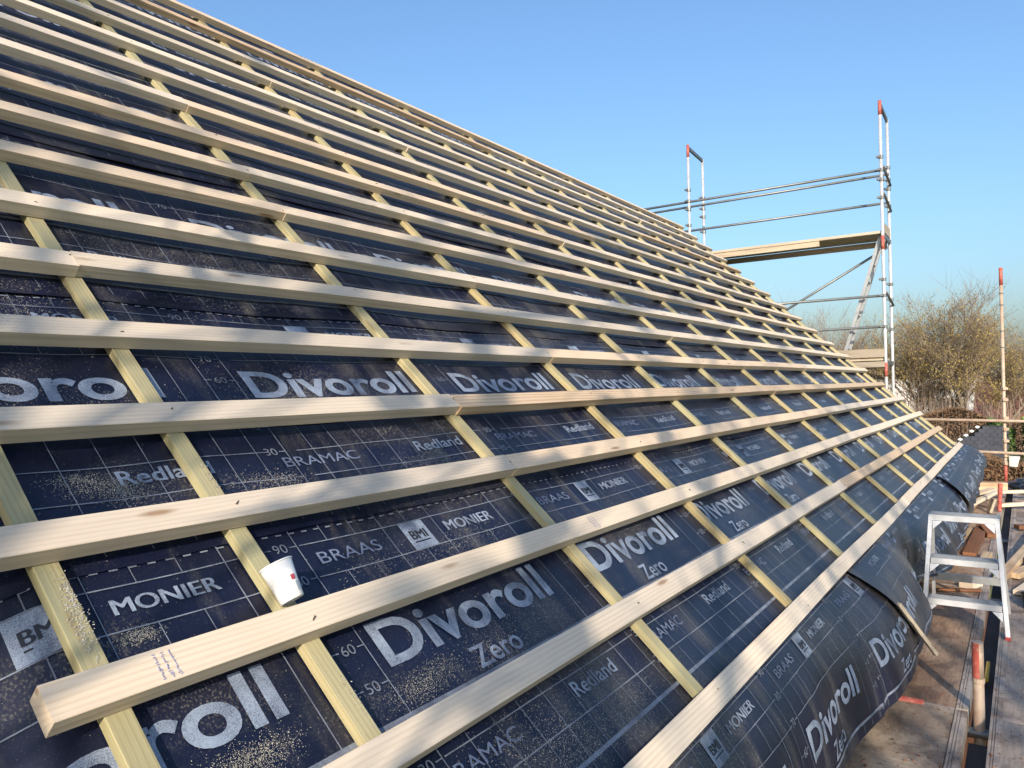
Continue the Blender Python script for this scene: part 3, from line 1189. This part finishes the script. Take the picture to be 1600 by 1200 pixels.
# ---------------------------------------------------------------- gable scaffold
gs = thing('gable_scaffold', 'tall galvanised frame scaffold with red-tipped standards at the gable', 'scaffold', (12.6, 2.5, GROUND))
XI, XO = 12.22, 12.95
LV = [1.20, 3.17]
for fi, yy in enumerate((0.965, 4.07)):
    top = 5.20 if fi == 0 else 5.13
    for xx in (XI, XO):
        t2 = top if xx == XI else top-0.06
        shade(tubepart(gs, 'standard', [(xx, yy, GROUND), (xx, yy, t2)], 0.0242, 'galv_pale'))
        for z in (LV if xx == XI else []):
            shade(tubepart(gs, 'red_band', [(xx, yy, z-0.26), (xx, yy, z-0.04)], 0.0265, 'red'))
        for z in (4.15, 3.72, 2.20, 1.72, 2.45, 4.35, 4.0):
            mb = MB()
            mb.tube([(xx, yy, z-0.03), (xx, yy, z+0.02)], 0.036, 10)
            mb.box((xx-0.02, yy+0.04, z), (0.05, 0.05, 0.03))
            mb.build('coupler', M['rail_steel'], gs)
    shade(tubepart(gs, 'red_tip', [(XI, yy, top-0.20), (XI, yy, top+0.02)], 0.0262, 'red'))
    mb = MB()
    mb.box(((XI+XO)/2, yy, top-0.06), (XO-XI, 0.035, 0.055), Matrix.Rotation(R(4.5), 3, 'Y'))
    mb.build('top_transom', M['rail_steel'], gs)
    for z in LV:
        mb = MB()
        mb.box(((XI+XO)/2, yy, z-0.04), (XO-XI, 0.04, 0.06))
        mb.build('transom', M['rail_steel'], gs)
        mb = MB()
        mb.add([(XI+0.02, yy-0.012, z-0.05), (XI+0.22, yy-0.012, z-0.05), (XI+0.02, yy-0.012, z-0.26), (XI+0.02, yy+0.012, z-0.05), (XI+0.22, yy+0.012, z-0.05), (XI+0.02, yy+0.012, z-0.26)],
               [(0, 1, 2), (5, 4, 3), (0, 3, 4, 1), (1, 4, 5, 2), (2, 5, 3, 0)])
        mb.build('corner_plate', M['galv'], gs)
    mb = MB()
    mb.add([(XI, yy-0.012, LV[1]+0.02), (XO, yy-0.012, LV[1]+0.02), (XO, yy-0.012, LV[1]+0.17), (XI, yy-0.012, LV[1]+0.17),
            (XI, yy+0.012, LV[1]+0.02), (XO, yy+0.012, LV[1]+0.02), (XO, yy+0.012, LV[1]+0.17), (XI, yy+0.012, LV[1]+0.17)],
           [(0, 1, 2, 3), (7, 6, 5, 4), (0, 4, 5, 1), (1, 5, 6, 2), (2, 6, 7, 3), (3, 7, 4, 0)])
    if fi == 0:
        mb.build('end_toe_board', M['board_grey'], gs)
# end guard rails across the frame
for z in (4.42, 4.05, 3.9):
    pass
shade(tubepart(gs, 'end_guard_rail', [(XI, 0.935, 4.20), (XO, 0.935, 4.05)], 0.019, 'rail_steel'))
shade(tubepart(gs, 'end_guard_rail', [(XI, 0.935, 3.78), (XO, 0.935, 3.63)], 0.019, 'rail_steel'))
shade(tubepart(gs, 'end_guard_rail', [(XI, 0.935, 2.25), (XO, 0.935, 2.10)], 0.019, 'rail_steel'))
# long rails: two at hand height, one at the knee; the pair below
for (xx, z0, z1) in ((XI+0.03, 4.15, 4.13), (XO-0.03, 4.23, 4.20), (XO-0.03, 3.77, 3.76), (XI+0.03, 2.20, 2.19), (XI+0.03, 1.72, 1.70)):
    shade(tubepart(gs, 'guard_rail', [(xx, 0.95, z0), (xx, 7.2, z1)], 0.0212, 'rail_steel'))
shade(tubepart(gs, 'diagonal_brace', [(XO-0.03, 0.99, LV[1]-0.12), (XO-0.03, 4.05, LV[0]+0.15)], 0.0205, 'rail_steel'))
# deck boards
for i, xx in enumerate((XI+0.11, XI+0.36, XI+0.61)):
    mb = MB()
    mb.box((xx, 2.52, LV[1]+0.015), (0.235, 3.04, 0.042))
    mb.build('deck_board', M['board_grey'], gs)
    mb = MB()
    mb.box((xx, 2.52, LV[0]+0.015), (0.235, 3.04, 0.042))
    mb.build('deck_board', M['board_grey'], gs)
mb = MB()
mb.box((XI+0.03, 2.95, LV[1]-0.052), (0.05, 2.1, 0.085))
mb.build('under_beam', M['board_grey'], gs)
mb = MB()
mb.box((XO-0.05, 2.52, LV[1]-0.07), (0.05, 3.04, 0.09))
mb.build('under_beam', M['board_grey'], gs)
for (z, hgt) in ((LV[0]+0.11, 0.13), (LV[0]-0.065, 0.085)):
    mb = MB()
    mb.box((XI-0.035, 2.5, z), (0.03, 3.05, hgt))
    mb.build('toe_board', M['board_old'], gs)
# inclined access ladder between the decks
la, lb = Vector((XI+0.30, 1.02, LV[1]-0.02)), Vector((XI+0.30, 1.60, LV[0]+0.05))
for dx in (-0.15, 0.15):
    mb = MB()
    mb.box((la+lb)/2+Vector((dx, 0, 0)), (0.025, 0.05, (la-lb).length), Matrix.Rotation(math.atan2(lb.y-la.y, la.z-lb.z), 3, 'X'))
    mb.build('ladder_stile', M['alu_dull'], gs)
for i in range(7):
    q = la.lerp(lb, (i+0.6)/7.2)
    shade(tubepart(gs, 'ladder_rung', [q+Vector((-0.15, 0, 0)), q+Vector((0.15, 0, 0))], 0.014, 'galv', 8))

# crumbs, bark and dirt trodden over the decks (uncountable)
mb = MB()
RC = random.Random(15)
for i in range(5200):
    x = RC.uniform(2.2, 9.0) if i % 3 else RC.uniform(2.2, 5.0)
    y = RC.choice((RC.uniform(-0.55, 0.05), RC.uniform(-1.2, -0.64)))
    if noise.noise((x*1.3, y*2.4, 3.0)) < RC.uniform(-0.4, 0.5):
        continue
    sz = RC.uniform(0.001, 0.0045)*(1.8 if RC.random() < 0.06 else 1)
    q = Vector((x, y, DECK+0.0065))
    a = RC.uniform(0, 6.28)
    d1 = Vector((math.cos(a), math.sin(a), RC.uniform(-0.2, 0.2)))*sz*RC.uniform(1, 2.4)
    d2 = Vector((-math.sin(a), math.cos(a), RC.uniform(-0.3, 0.3)))*sz
    up_ = Vector((0, 0, sz*0.8))
    mb.add([q-d1, q-d2*0.8, q+d1, q+d2, q+up_], [(0, 1, 4), (1, 2, 4), (2, 3, 4), (3, 0, 4)])
o = mb.build('deck_crumbs', M['offcut_dark'], None, fix=False)
o['kind'] = 'stuff'
tag(o, 'dark bark crumbs and dirt scattered over the scaffold decks', 'debris')

# ---------------------------------------------------------------- step ladder
sl_ = thing('step_ladder', 'aluminium three-tread folding step ladder standing on the eaves scaffold deck', 'ladder', (4.95, -0.46, DECK))
Z0 = DECK+0.004
FX = lambda z: 4.845+(z-DECK)*0.235          # front plane leans back
yL = lambda z: -0.233-(z-DECK)*0.058
yR = lambda z: -0.690+(z-DECK)*0.066
TOPZ = DECK+0.715


def beam(mb_, a, b, wx, wy):
    a, b = Vector(a), Vector(b)
    o_ = len(mb_.v)
    for q in (a, b):
        for sx, sy in ((-1, -1), (1, -1), (1, 1), (-1, 1)):
            mb_.v.append((q.x+sx*wx/2, q.y+sy*wy/2, q.z))
    for f in ((0, 1, 2, 3), (7, 6, 5, 4), (0, 4, 5, 1), (1, 5, 6, 2), (2, 6, 7, 3), (3, 7, 4, 0)):
        mb_.f.append(tuple(i+o_ for i in f))


for yf in (yL, yR):
    mb = MB()
    beam(mb, (FX(Z0), yf(Z0), Z0+0.02), (FX(TOPZ-0.004), yf(TOPZ), TOPZ-0.004), 0.055, 0.024)
    rail = mb.build('front_rail', M['alu'], sl_)
    for zz in (0.06, 0.17, 0.225, 0.40, 0.46, 0.64, 0.69):
        mb = MB()
        z_ = DECK+zz
        mb.tube([(FX(z_)-0.0285, yf(z_), z_), (FX(z_)-0.026, yf(z_), z_)], 0.0045, 8)
        mb.build('rivet', M['galv'], rail)
    mb = MB()
    beam(mb, (FX(Z0)+0.0, yf(Z0), Z0), (FX(Z0)+0.004, yf(Z0), Z0+0.022), 0.060, 0.029)
    mb.build('foot_cap', M['redcap'], sl_)
    mb = MB()
    beam(mb, (5.46, yf(Z0)*0.98-0.01, Z0), (5.10, yf(TOPZ), TOPZ-0.03), 0.03, 0.02)
    mb.build('rear_leg', M['alu'], sl_)
for zz, name in ((0.195, 'tread'), (0.445, 'tread'), (0.715, 'top_tread')):
    z_ = DECK+zz
    ya, yb = yR(z_)+0.014, yL(z_)-0.014
    if name == 'top_tread':
        ya, yb = yR(z_)-0.014, yL(z_)+0.014
    dep = (0.12 if zz < 0.3 else 0.15) if name == 'tread' else 0.17
    mb = MB()
    mb.box((FX(z_)-0.024+dep/2, (ya+yb)/2, z_-0.014), (dep, yb-ya, 0.028))
    for i in range(8 if name == 'tread' else 10):
        mb.box((FX(z_)-0.015+i*0.0145, (ya+yb)/2, z_+0.0012), (0.006, yb-ya-0.02, 0.0025))
    tr = mb.build(name, M['alu_dull'], sl_)
    mb = MB()
    mb.box((FX(z_)-0.029, (ya+yb)/2, z_-0.016), (0.004, yb-ya-0.004, 0.036))
    mb.build('front_lip', M['alu'], tr)
    for yy, sg_ in ((yR(z_)+0.012, 1), (yL(z_)-0.012, -1)):
        mb = MB()
        xq = FX(z_-0.04)-0.0335
        zb = z_-0.0345
        mb.add([(xq, yy, zb), (xq, yy+sg_*0.055, zb), (xq-0.012, yy, zb-0.055), (xq+0.003, yy, zb), (xq+0.003, yy+sg_*0.055, zb), (xq-0.009, yy, zb-0.055)],
               [(0, 1, 2), (5, 4, 3), (0, 3, 4, 1), (1, 4, 5, 2), (2, 5, 3, 0)])
        mb.build('gusset', M['alu'], sl_)
mb = MB()
mb.box((5.35, -0.455, DECK+0.235), (0.02, 0.405, 0.05))
mb.build('rear_bar', M['alu_dull'], sl_)

# ---------------------------------------------------------------- loose timber and sacks on the far decks
def plank(label, a, b, w, t, mat='offcut', roll=0.0, cat='timber', name='timber_offcut', group=None):
    a, b = Vector(a), Vector(b)
    d = b-a
    q = d.to_track_quat('X', 'Z').to_matrix() @ Matrix.Rotation(roll, 3, 'X')
    L_ = d.length
    mb_ = MB()
    mb_.prism(chamfer(w, t, 0.0025), [-L_/2, 0, L_/2], lambda x, p, qq: (x, p, qq))
    me = mb_.mesh(name, M[mat])
    o_ = bpy.data.objects.new(name, me)
    COL.objects.link(o_)
    o_.matrix_world = Matrix.Translation((a+b)/2) @ q.to_4x4()
    tag(o_, label, cat, group)
    return o_


D0 = DECK+0.004
plank('long grey timber board slanting across the outer deck beside the step ladder', (6.25, -0.60, D0+0.03), (8.6, -0.98, D0+0.13), 0.075, 0.045, 'offcut')
plank('short pale offcut lying under the slanting grey board', (6.55, -0.70, D0+0.025), (6.85, -0.80, D0+0.025), 0.09, 0.045, 'offcut')
plank('pale timber offcut at the right picture edge beside the black sack', (6.0, -0.74, D0+0.02), (6.5, -0.86, D0+0.02), 0.08, 0.035, 'batten')
plank('dark red-brown board seen through the top opening of the step ladder', (7.3, -0.36, D0+0.015), (8.8, -0.40, D0+0.035), 0.11, 0.03, 'offcut_dark')
plank('pale offcut beside the dark red-brown board behind the step ladder', (7.0, -0.18, D0+0.02), (8.6, -0.27, D0+0.02), 0.10, 0.04, 'offcut')
plank('small offcut block lying between the treads behind the step ladder', (6.05, -0.40, D0+0.02), (6.20, -0.46, D0+0.02), 0.10, 0.045, 'batten')
plank('thick squared timber resting across the deck near the far scaffold standard', (12.0, 0.05, D0+0.06), (12.2, -0.55, D0+0.06), 0.16, 0.11, 'offcut')
plank('pale batten offcut pointing at the red-topped tube', (9.6, -0.16, D0+0.07), (11.0, -0.46, D0+0.12), 0.06, 0.04, 'batten')
plank('long batten lying across the pile beyond the red-topped tube', (10.3, -0.52, D0+0.05), (10.9, -1.25, D0+0.07), 0.07, 0.04, 'batten')
plank('upper batten on the timber pile at the right picture edge', (11.2, -0.50, D0+0.10), (11.5, -1.2, D0+0.12), 0.06, 0.04, 'batten')
plank('wide board under the timber pile by the hanging underlay', (9.0, -0.10, D0+0.015), (11.4, -0.22, D0+0.015), 0.20, 0.028, 'offcut')
plank('narrow dark board on the pile by the hanging underlay', (10.2, -0.05, D0+0.045), (11.6, -0.30, D0+0.05), 0.09, 0.025, 'offcut_dark')
plank('small board end tilted on the pile below the far scaffold standard', (10.9, -0.20, D0+0.08), (11.5, -0.42, D0+0.10), 0.12, 0.022, 'batten')
plank('grey board stub leaning at the deck edge under the pale batten offcut', (10.0, -0.42, D0+0.0), (10.02, -0.47, D0+0.16), 0.10, 0.03, 'board_grey')
plank('brown board end on the outer deck above the slanting grey board', (8.9, -0.70, D0+0.03), (9.1, -1.05, D0+0.03), 0.10, 0.04, 'offcut_dark')
plank('bright batten end lying on the brown board at the right picture edge', (9.0, -0.78, D0+0.07), (9.25, -1.1, D0+0.07), 0.06, 0.035, 'batten')
plank('flat grey board lying along the inner deck behind the ladder', (5.6, -0.02, D0+0.014), (7.4, -0.06, D0+0.014), 0.12, 0.022, 'board_grey')
plank('thin red-stained lath across the deck behind the ladder', (5.85, -0.22, D0+0.012), (5.98, -0.50, D0+0.012), 0.035, 0.018, 'offcut_dark')
plank('pale square-cut offcut between dark board and deck gap', (6.9, -0.47, D0+0.022), (7.35, -0.50, D0+0.022), 0.07, 0.04, 'offcut')
plank('short dark stub standing askew by the deck gap', (8.3, -0.50, D0+0.02), (8.6, -0.42, D0+0.07), 0.08, 0.035, 'offcut_dark')
plank('pale lath lying on the outer deck under the blue cloth', (6.6, -0.92, D0+0.012), (7.6, -0.83, D0+0.012), 0.045, 0.02, 'batten')
mb = MB()
mb.tube([(10.15, -0.52, D0), (10.17, -0.53, D0+0.20)], 0.024, 12)
rt_ = thing('scaffold_tube', 'short upright tube with a red painted top among the offcuts', 'tube', (10.15, -0.52, D0))
mb.build('tube', M['red'], rt_)
mb = MB()
mb.tube([(10.17, -0.53, D0+0.20), (10.18, -0.535, D0+0.33)], 0.026, 12)
mb.build('red_end', M['red'], rt_)


def sack(name, label, cat, c, d, mat, seed):
    bm = bmesh.new()
    bmesh.ops.create_icosphere(bm, subdivisions=4, radius=1.0)
    for v in bm.verts:
        n1 = noise.noise(v.co*1.3+Vector((seed, 0, 0)))
        n2 = noise.noise(v.co*3.4+Vector((seed, 5, 0)))
        n3 = noise.noise(v.co*8.0+Vector((seed, 9, 0)))
        v.co *= 1+0.32*n1+0.16*n2+0.05*n3
        v.co.z = max(v.co.z, -0.55)
        v.co = Vector((v.co.x*d[0], v.co.y*d[1], (v.co.z+0.55)*d[2]))+Vector(c)
    me = bpy.data.meshes.new(name)
    bm.to_mesh(me)
    bm.free()
    me.materials.append(M[mat])
    me.polygons.foreach_set('use_smooth', [True]*len(me.polygons))
    ob = bpy.data.objects.new(name, me)
    COL.objects.link(ob)
    tag(ob, label, cat)
    return ob


sack('cloth_bundle', 'crumpled blue cloth bundle beside the slanting grey board', 'cloth', (7.05, -0.86, D0), (0.16, 0.09, 0.07), 'denim', 2)
sack('plastic_sack', 'crumpled black plastic sack beside the step ladder foot at the right edge', 'sack', (5.75, -0.88, D0), (0.20, 0.13, 0.08), 'black_sack', 5)
sack('plastic_sack', 'black plastic sack slumped below the floodlight on the far deck', 'sack', (12.3, -0.95, D0), (0.35, 0.38, 0.11), 'black_sack', 8)

# ---------------------------------------------------------------- vegetation and buildings beyond
def fdir(az):
    return Vector((math.cos(az), math.sin(az), 0))


def tree(name, label, loc, height, spread, seed, stems=6, twigs=5, buds=0.6, budmat='catkin', cat='tree', trunk_r=0.09, upright=0.75, fork=0.28, bs=0.045, group=None, l0=7, l1=7, tmat='twig'):
    rg = random.Random(seed)
    root = thing(name, label, cat, loc, group)
    wood_, tw, bd = MB(), MB(), MB()
    base_ = Vector(loc)

    def grow(p, d, L_, r, lvl):
        n = 4 if lvl < 2 else 3
        pts = [p]
        dd = d.copy()
        for i in range(n):
            dd = (dd+Vector((rg.uniform(-1, 1), rg.uniform(-1, 1), rg.uniform(-0.3, 0.9)*upright))*0.17).normalized()
            pts.append(pts[-1]+dd*L_/n)
        rr = [r*(1-0.62*i/n) for i in range(n+1)]
        (wood_ if lvl < 2 else tw).tube(pts, rr, 6 if lvl == 0 else (4 if lvl == 1 else 3), lvl == 0)
        if lvl >= 3:
            if rg.random() < buds*1.4:
                for q in range(rg.randint(7, 13)):
                    t = rg.random()
                    c = pts[0].lerp(pts[-1], 0.25+0.75*t)+Vector((rg.uniform(-1, 1), rg.uniform(-1, 1), rg.uniform(-1, 0.6)))*0.05
                    hz = (c.z-base_.z)/height
                    if rg.random() > (1.55-hz*1.35):
                        continue
                    a = Vector((rg.uniform(-1, 1), rg.uniform(-1, 1), rg.uniform(-1, 1)))*bs
                    b = Vector((rg.uniform(-1, 1), rg.uniform(-1, 1), rg.uniform(-1, 1)))*bs*0.55
                    bd.add([c-a, c+b, c+a, c-b], [(0, 1, 2, 3)])
            return
        cnt = (l0, l1, twigs)[lvl] if lvl < 3 else 0
        for i in range(cnt):
            t = rg.uniform(0.25 if lvl else fork, 1.0)
            j = min(int(t*n), n-1)
            q = pts[j].lerp(pts[j+1], t*n-j)
            sd = Vector((rg.uniform(-1, 1), rg.uniform(-1, 1), rg.uniform(-0.2, 0.8)*upright))
            nd = (dd*0.62+sd*0.72*(spread/height*1.6)).normalized()
            grow(q, nd, L_*rg.uniform(0.42, 0.66)*(1.0 if lvl else 0.95), max(r*0.42*(1-0.4*t), 0.0045), lvl+1)
    for k in range(stems):
        a = 2*math.pi*(k+rg.random()*0.7)/stems
        lean = spread/height*rg.uniform(0.35, 1.0)
        d = Vector((math.cos(a)*lean, math.sin(a)*lean, 1)).normalized()
        grow(base_+Vector((math.cos(a), math.sin(a), 0))*trunk_r*1.4, d, height*rg.uniform(0.62, 0.80), trunk_r*rg.uniform(0.7, 1.1), 0)
    wood_.build('trunk', M['bark'], root, fix=False)
    tw.build('twigs', M[tmat], root, fix=False)
    if bd.f:
        bd.build('crown', M[budmat], root, fix=False)
    return root


tree('willow_tree', 'broad bare tree with olive-yellow buds in front of the white house', (34.3, 1.15, GROUND), 6.6, 3.9, 4, 4, 12, 1.0, 'catkin', trunk_r=0.12, bs=0.038, l0=14, l1=10, fork=0.40)
tree('bare_tree', 'bare twiggy tree directly behind the gable scaffold standards', (35.0, 4.4, GROUND), 6.3, 2.8, 9, 4, 9, 0.6, 'catkin_b', trunk_r=0.07, bs=0.03, l0=10, l1=8, fork=0.35)
tree('bare_tree', 'small bare tree at the foot of the roof slope, left of the gable scaffold ladder', (36.5, 6.5, GROUND), 5.9, 2.2, 13, 4, 8, 0.5, 'catkin_b', trunk_r=0.06, bs=0.03, l0=9, l1=8, fork=0.35)
tree('bare_tree', 'bare tree at the right picture edge behind the red-tipped standard', (41.0, -2.2, GROUND), 5.6, 3.0, 17, 4, 9, 0.6, 'catkin_b', trunk_r=0.07, bs=0.03, l0=10, l1=8, fork=0.35)


def hedge(name, label, c0, c1, wd, hgt, n, mat, seed, cat='hedge', ls=0.07, sden=14):
    rg = random.Random(seed)
    c0, c1 = Vector(c0), Vector(c1)
    root = thing(name, label, cat, (c0+c1)/2)
    d = (c1-c0)
    L_ = d.length
    d.normalize()
    pr = Vector((-d.y, d.x, 0))
    lf, stx = MB(), MB()
    for i in range(n):
        t = rg.random()
        u = rg.uniform(-1, 1)
        v = 1-rg.random()**2
        top = hgt*(0.85+0.3*noise.noise((t*L_*0.5, seed, 0)))
        bulge = 1+0.25*noise.noise((t*L_*0.8, v*2, seed))
        c = c0+d*(t*L_)+pr*(u*wd/2*bulge)+Vector((0, 0, v*top))
        a = Vector((rg.uniform(-1, 1), rg.uniform(-1, 1), rg.uniform(-1, 1)))*ls
        b = Vector((rg.uniform(-1, 1), rg.uniform(-1, 1), rg.uniform(-1, 1)))*ls*0.6
        lf.add([c-a, c+b, c+a, c-b], [(0, 1, 2, 3)])
    for i in range(int(L_*sden)):
        t = rg.random()
        c = c0+d*(t*L_)+pr*rg.uniform(-wd/2, wd/2)*0.8
        e = c+Vector((rg.uniform(-0.4, 0.4), rg.uniform(-0.4, 0.4), hgt*rg.uniform(0.7, 1.08)))
        stx.tube([c, c.lerp(e, 0.5)+Vector((rg.uniform(-.1, .1), rg.uniform(-.1, .1), 0)), e], [0.02, 0.012, 0.005], 3, False)
    stx.build('stems', M['twig'], root, fix=False)
    lf.build('foliage', M[mat], root, fix=False)
    return root


hedge('beech_hedge', 'brown winter hedge running behind the far scaffold guard rails', (22.0, 3.6, GROUND), (22.5, -4.5, GROUND), 1.3, 1.95, 34000, 'leaf_brown', 31, ls=0.045)
hedge('beech_hedge', 'taller twiggy brown hedge below the willow-like tree', (30.0, 2.5, GROUND), (30.6, -0.7, GROUND), 1.4, 2.95, 22000, 'leaf_brown', 37, ls=0.048, sden=45)
hedge('evergreen_bush', 'dark green evergreen bush beside the slate shed roof', (27.5, 0.15, GROUND), (27.6, -0.45, GROUND), 0.9, 2.95, 5000, 'leaf_green', 41, 'bush', 0.08)
hedge('laurel_bush', 'yellow-green shrub right of the red-banded standard', (27.0, -0.75, GROUND), (27.2, -3.0, GROUND), 1.2, 3.0, 9000, 'leaf_lime', 43, 'bush', 0.09)

hedge('beech_hedge', 'low thin brown hedge under the bare trees by the scaffold foot', (31.0, 7.4, GROUND), (31.2, 2.7, GROUND), 1.0, 2.1, 5000, 'leaf_brown', 39)

hedge('thicket', 'tall thicket of upright bare stems in front of the white house', (32.5, 7.6, GROUND), (33.0, 1.6, GROUND), 1.6, 3.5, 3000, 'catkin_b', 61, 'thicket', 0.03, 55)

# slate-roofed shed
sh = thing('garden_shed', 'small shed with a dark slate roof and pale verge tiles', 'shed', (26.0, 0.6, GROUND))
mb = MB()
mb.box((26.3, 0.55, GROUND+0.75), (2.2, 1.7, 1.5))
mb.build('wall', M['offcut_dark'], sh)
shed_r = []
ra, rb, ea, eb = Vector((26.2, 1.05, 0)), Vector((26.2, -0.35, 0)), 0, 0
for row in range(9):
    for cl in range(9):
        t0_, t1_ = row/9, (row+1)/9+0.03
        y0_ = 1.45-1.75*cl/9-(0.097 if row % 2 else 0)
        y1_ = y0_-0.185
        if y0_ > 1.52-1.15*(t0_+t1_)/2:
            continue

        def sp(t, y):
            return Vector((25.0+1.25*t, y, GROUND+1.42+0.92*t))
        mb = MB()
        up_ = Vector((-0.6, 0, 0.8))*0.012
        a, b, c, d = sp(t0_, y0_)+up_, sp(t0_, y1_)+up_, sp(t1_, y1_), sp(t1_, y0_)
        e_ = Vector((0.006, 0, -0.02))
        mb.add([a, b, c, d, a+e_, b+e_, c+e_, d+e_], [(0, 1, 2, 3), (7, 6, 5, 4), (0, 4, 5, 1), (1, 5, 6, 2), (2, 6, 7, 3), (3, 7, 4, 0)])
        mb.build('slate', M['slate'], sh)
va_, vb_ = Vector((24.97, 1.47, GROUND+1.45)), Vector((26.20, 0.33, GROUND+2.39))
for i in range(8):
    q = va_.lerp(vb_, (i+0.4)/8)
    mb = MB()
    mb.box(q, (0.10, 0.085, 0.035), Matrix.Rotation(R(-30), 3, 'Y') @ Matrix.Rotation(R(-40), 3, 'Z'))
    mb.build('verge_tile', M['render'], sh)
mb = MB()
mb.add([(26.22, 0.30, GROUND+2.36), (26.22, -0.35, GROUND+2.36), (27.5, -0.35, GROUND+1.42), (27.5, 1.45, GROUND+1.42)], [(0, 1, 2, 3)])
mb.build('rear_roof_slope', M['slate'], sh)


def simple_house(name, label, c, L_, dep, wall_h, roof_h, wallmat, roofmat, nwin, tiles=0):
    """long side faces -X (towards the roof); ridge along Y"""
    root = thing(name, label, 'house', c)
    c = Vector(c)
    mb_ = MB()
    mb_.box(c+Vector((dep/2, 0, wall_h/2)), (dep, L_, wall_h))
    mb_.build('wall', M[wallmat], root)
    mb_ = MB()
    ov = 0.35
    pts = []
    for y in (-L_/2-ov, L_/2+ov):
        pts += [c+Vector((-ov, y, wall_h-0.1)), c+Vector((dep/2, y, wall_h+roof_h)), c+Vector((dep+ov, y, wall_h-0.1)),
                c+Vector((dep+ov, y, wall_h+0.06)), c+Vector((dep/2, y, wall_h+roof_h+0.16)), c+Vector((-ov, y, wall_h+0.06))]
    mb_.add(pts, [(0, 6, 7, 1), (1, 7, 8, 2), (2, 8, 9, 3), (3, 9, 10, 4), (4, 10, 11, 5), (5, 11, 6, 0), (0, 1, 4, 5), (1, 2, 3, 4), (6, 11, 10, 7), (7, 10, 9, 8)])
    rf = mb_.build('roof', M[roofmat], root)
    if tiles:
        for i in range(tiles):
            t = (i+0.5)/tiles
            q = (c+Vector((-ov, 0, wall_h+0.06))).lerp(c+Vector((dep/2, 0, wall_h+roof_h+0.16)), t)
            mb_ = MB()
            mb_.box(q+Vector((-0.01, 0, 0.012)), (0.14, L_+2*ov, 0.03), Matrix.Rotation(-math.atan2(roof_h+0.1, dep/2+ov), 3, 'Y'))
            mb_.build('tile_course', M[roofmat], rf)
    for i in range(nwin):
        y = -L_/2+(i+0.5)*L_/nwin
        mb_ = MB()
        mb_.box(c+Vector((-0.02, y, wall_h*0.55)), (0.10, 1.1, 1.1))
        w_ = mb_.build('window', M['white_wall'], root)
        for k_ in (-1, 1):
            mb_ = MB()
            mb_.box(c+Vector((-0.075, y+k_*0.26, wall_h*0.55)), (0.02, 0.46, 0.96))
            mb_.build('pane', M['window'], w_)
    return root


simple_house('bungalow', 'low house with a long red-brown tiled roof beyond the hedge', (41.0, -3.6, GROUND), 9.0, 6.0, 1.9, 1.55, 'wall', 'redtile', 0, 22)
simple_house('white_house', 'white rendered house glimpsed through the bare trees', (47.0, 6.6, GROUND), 10.6, 6.0, 4.1, 0.25, 'render', 'slate', 4)

# garden fence below the guard rails
fn_ = thing('garden_fence', 'weathered grey-green timber fence low beyond the scaffold end', 'fence', (18.0, -0.8, GROUND))
for i in range(28):
    y = 1.2-i*0.16
    mb = MB()
    mb.box((18.0+0.004*(i % 3), y, GROUND+0.72+0.02*math.sin(i*2.1)), (0.022, 0.145, 1.4))
    mb.build('board', M['fence_wood'], fn_)
for y in (1.2, -0.6, -2.4):
    mb = MB()
    mb.box((18.08, y, GROUND+0.8), (0.1, 0.1, 1.6))
    mb.build('post', M['fence_wood'], fn_)

# far tree belt on the skyline
rg = random.Random(77)
mb = MB()
for i in range(9000):
    y = rg.uniform(-90, 160)
    hh_ = 3.4+1.6*noise.noise((y*0.06, 1, 0))+0.8*noise.noise((y*0.3, 2, 0))
    c = Vector((150+rg.uniform(-4, 4), y, GROUND+hh_*rg.random()**0.6))
    a = Vector((rg.uniform(-1, 1), rg.uniform(-1, 1), rg.uniform(-1, 1)))*0.75
    b = Vector((rg.uniform(-1, 1), rg.uniform(-1, 1), rg.uniform(-1, 1)))*0.5
    mb.add([c-a, c+b, c+a, c-b], [(0, 1, 2, 3)])
o = mb.build('distant_woodland', M['catkin_b'], None, fix=False)
o['kind'] = 'stuff'
tag(o, 'distant belt of bare woodland along the skyline', 'woodland')

# the bare trees behind the photographer that dapple the roof with shade
for i, (dist, off, hh_, sp_, sd, lab) in enumerate(((9.5, 0.8, 12.0, 6.0, 51, 'tall bare tree standing behind the photographer, shading the roof'),
                                             (12.5, -4.5, 12.5, 6.5, 57, 'bare tree behind the photographer on the garden side, shading the scaffold'),
                                             (9.0, 0.4, 8.5, 4.5, 63, 'low bare tree close behind the photographer in line with the scaffold walkway'))):
    q = (Vector((2.5, 1.2, 0)) if i < 2 else Vector((4.2, -0.7, 0)))+Vector((S.x, S.y, 0)).normalized()*dist+Vector((-S.y, S.x, 0)).normalized()*off
    tree('shade_tree', lab, (q.x, q.y, GROUND), hh_, sp_, sd, 4, (2, 2, 1)[i], (0.22, 0.25, 0.10)[i], 'catkin_b', trunk_r=(0.14, 0.15, 0.09)[i], bs=0.13, l0=(6, 7, 5)[i], l1=(6, 7, 5)[i])
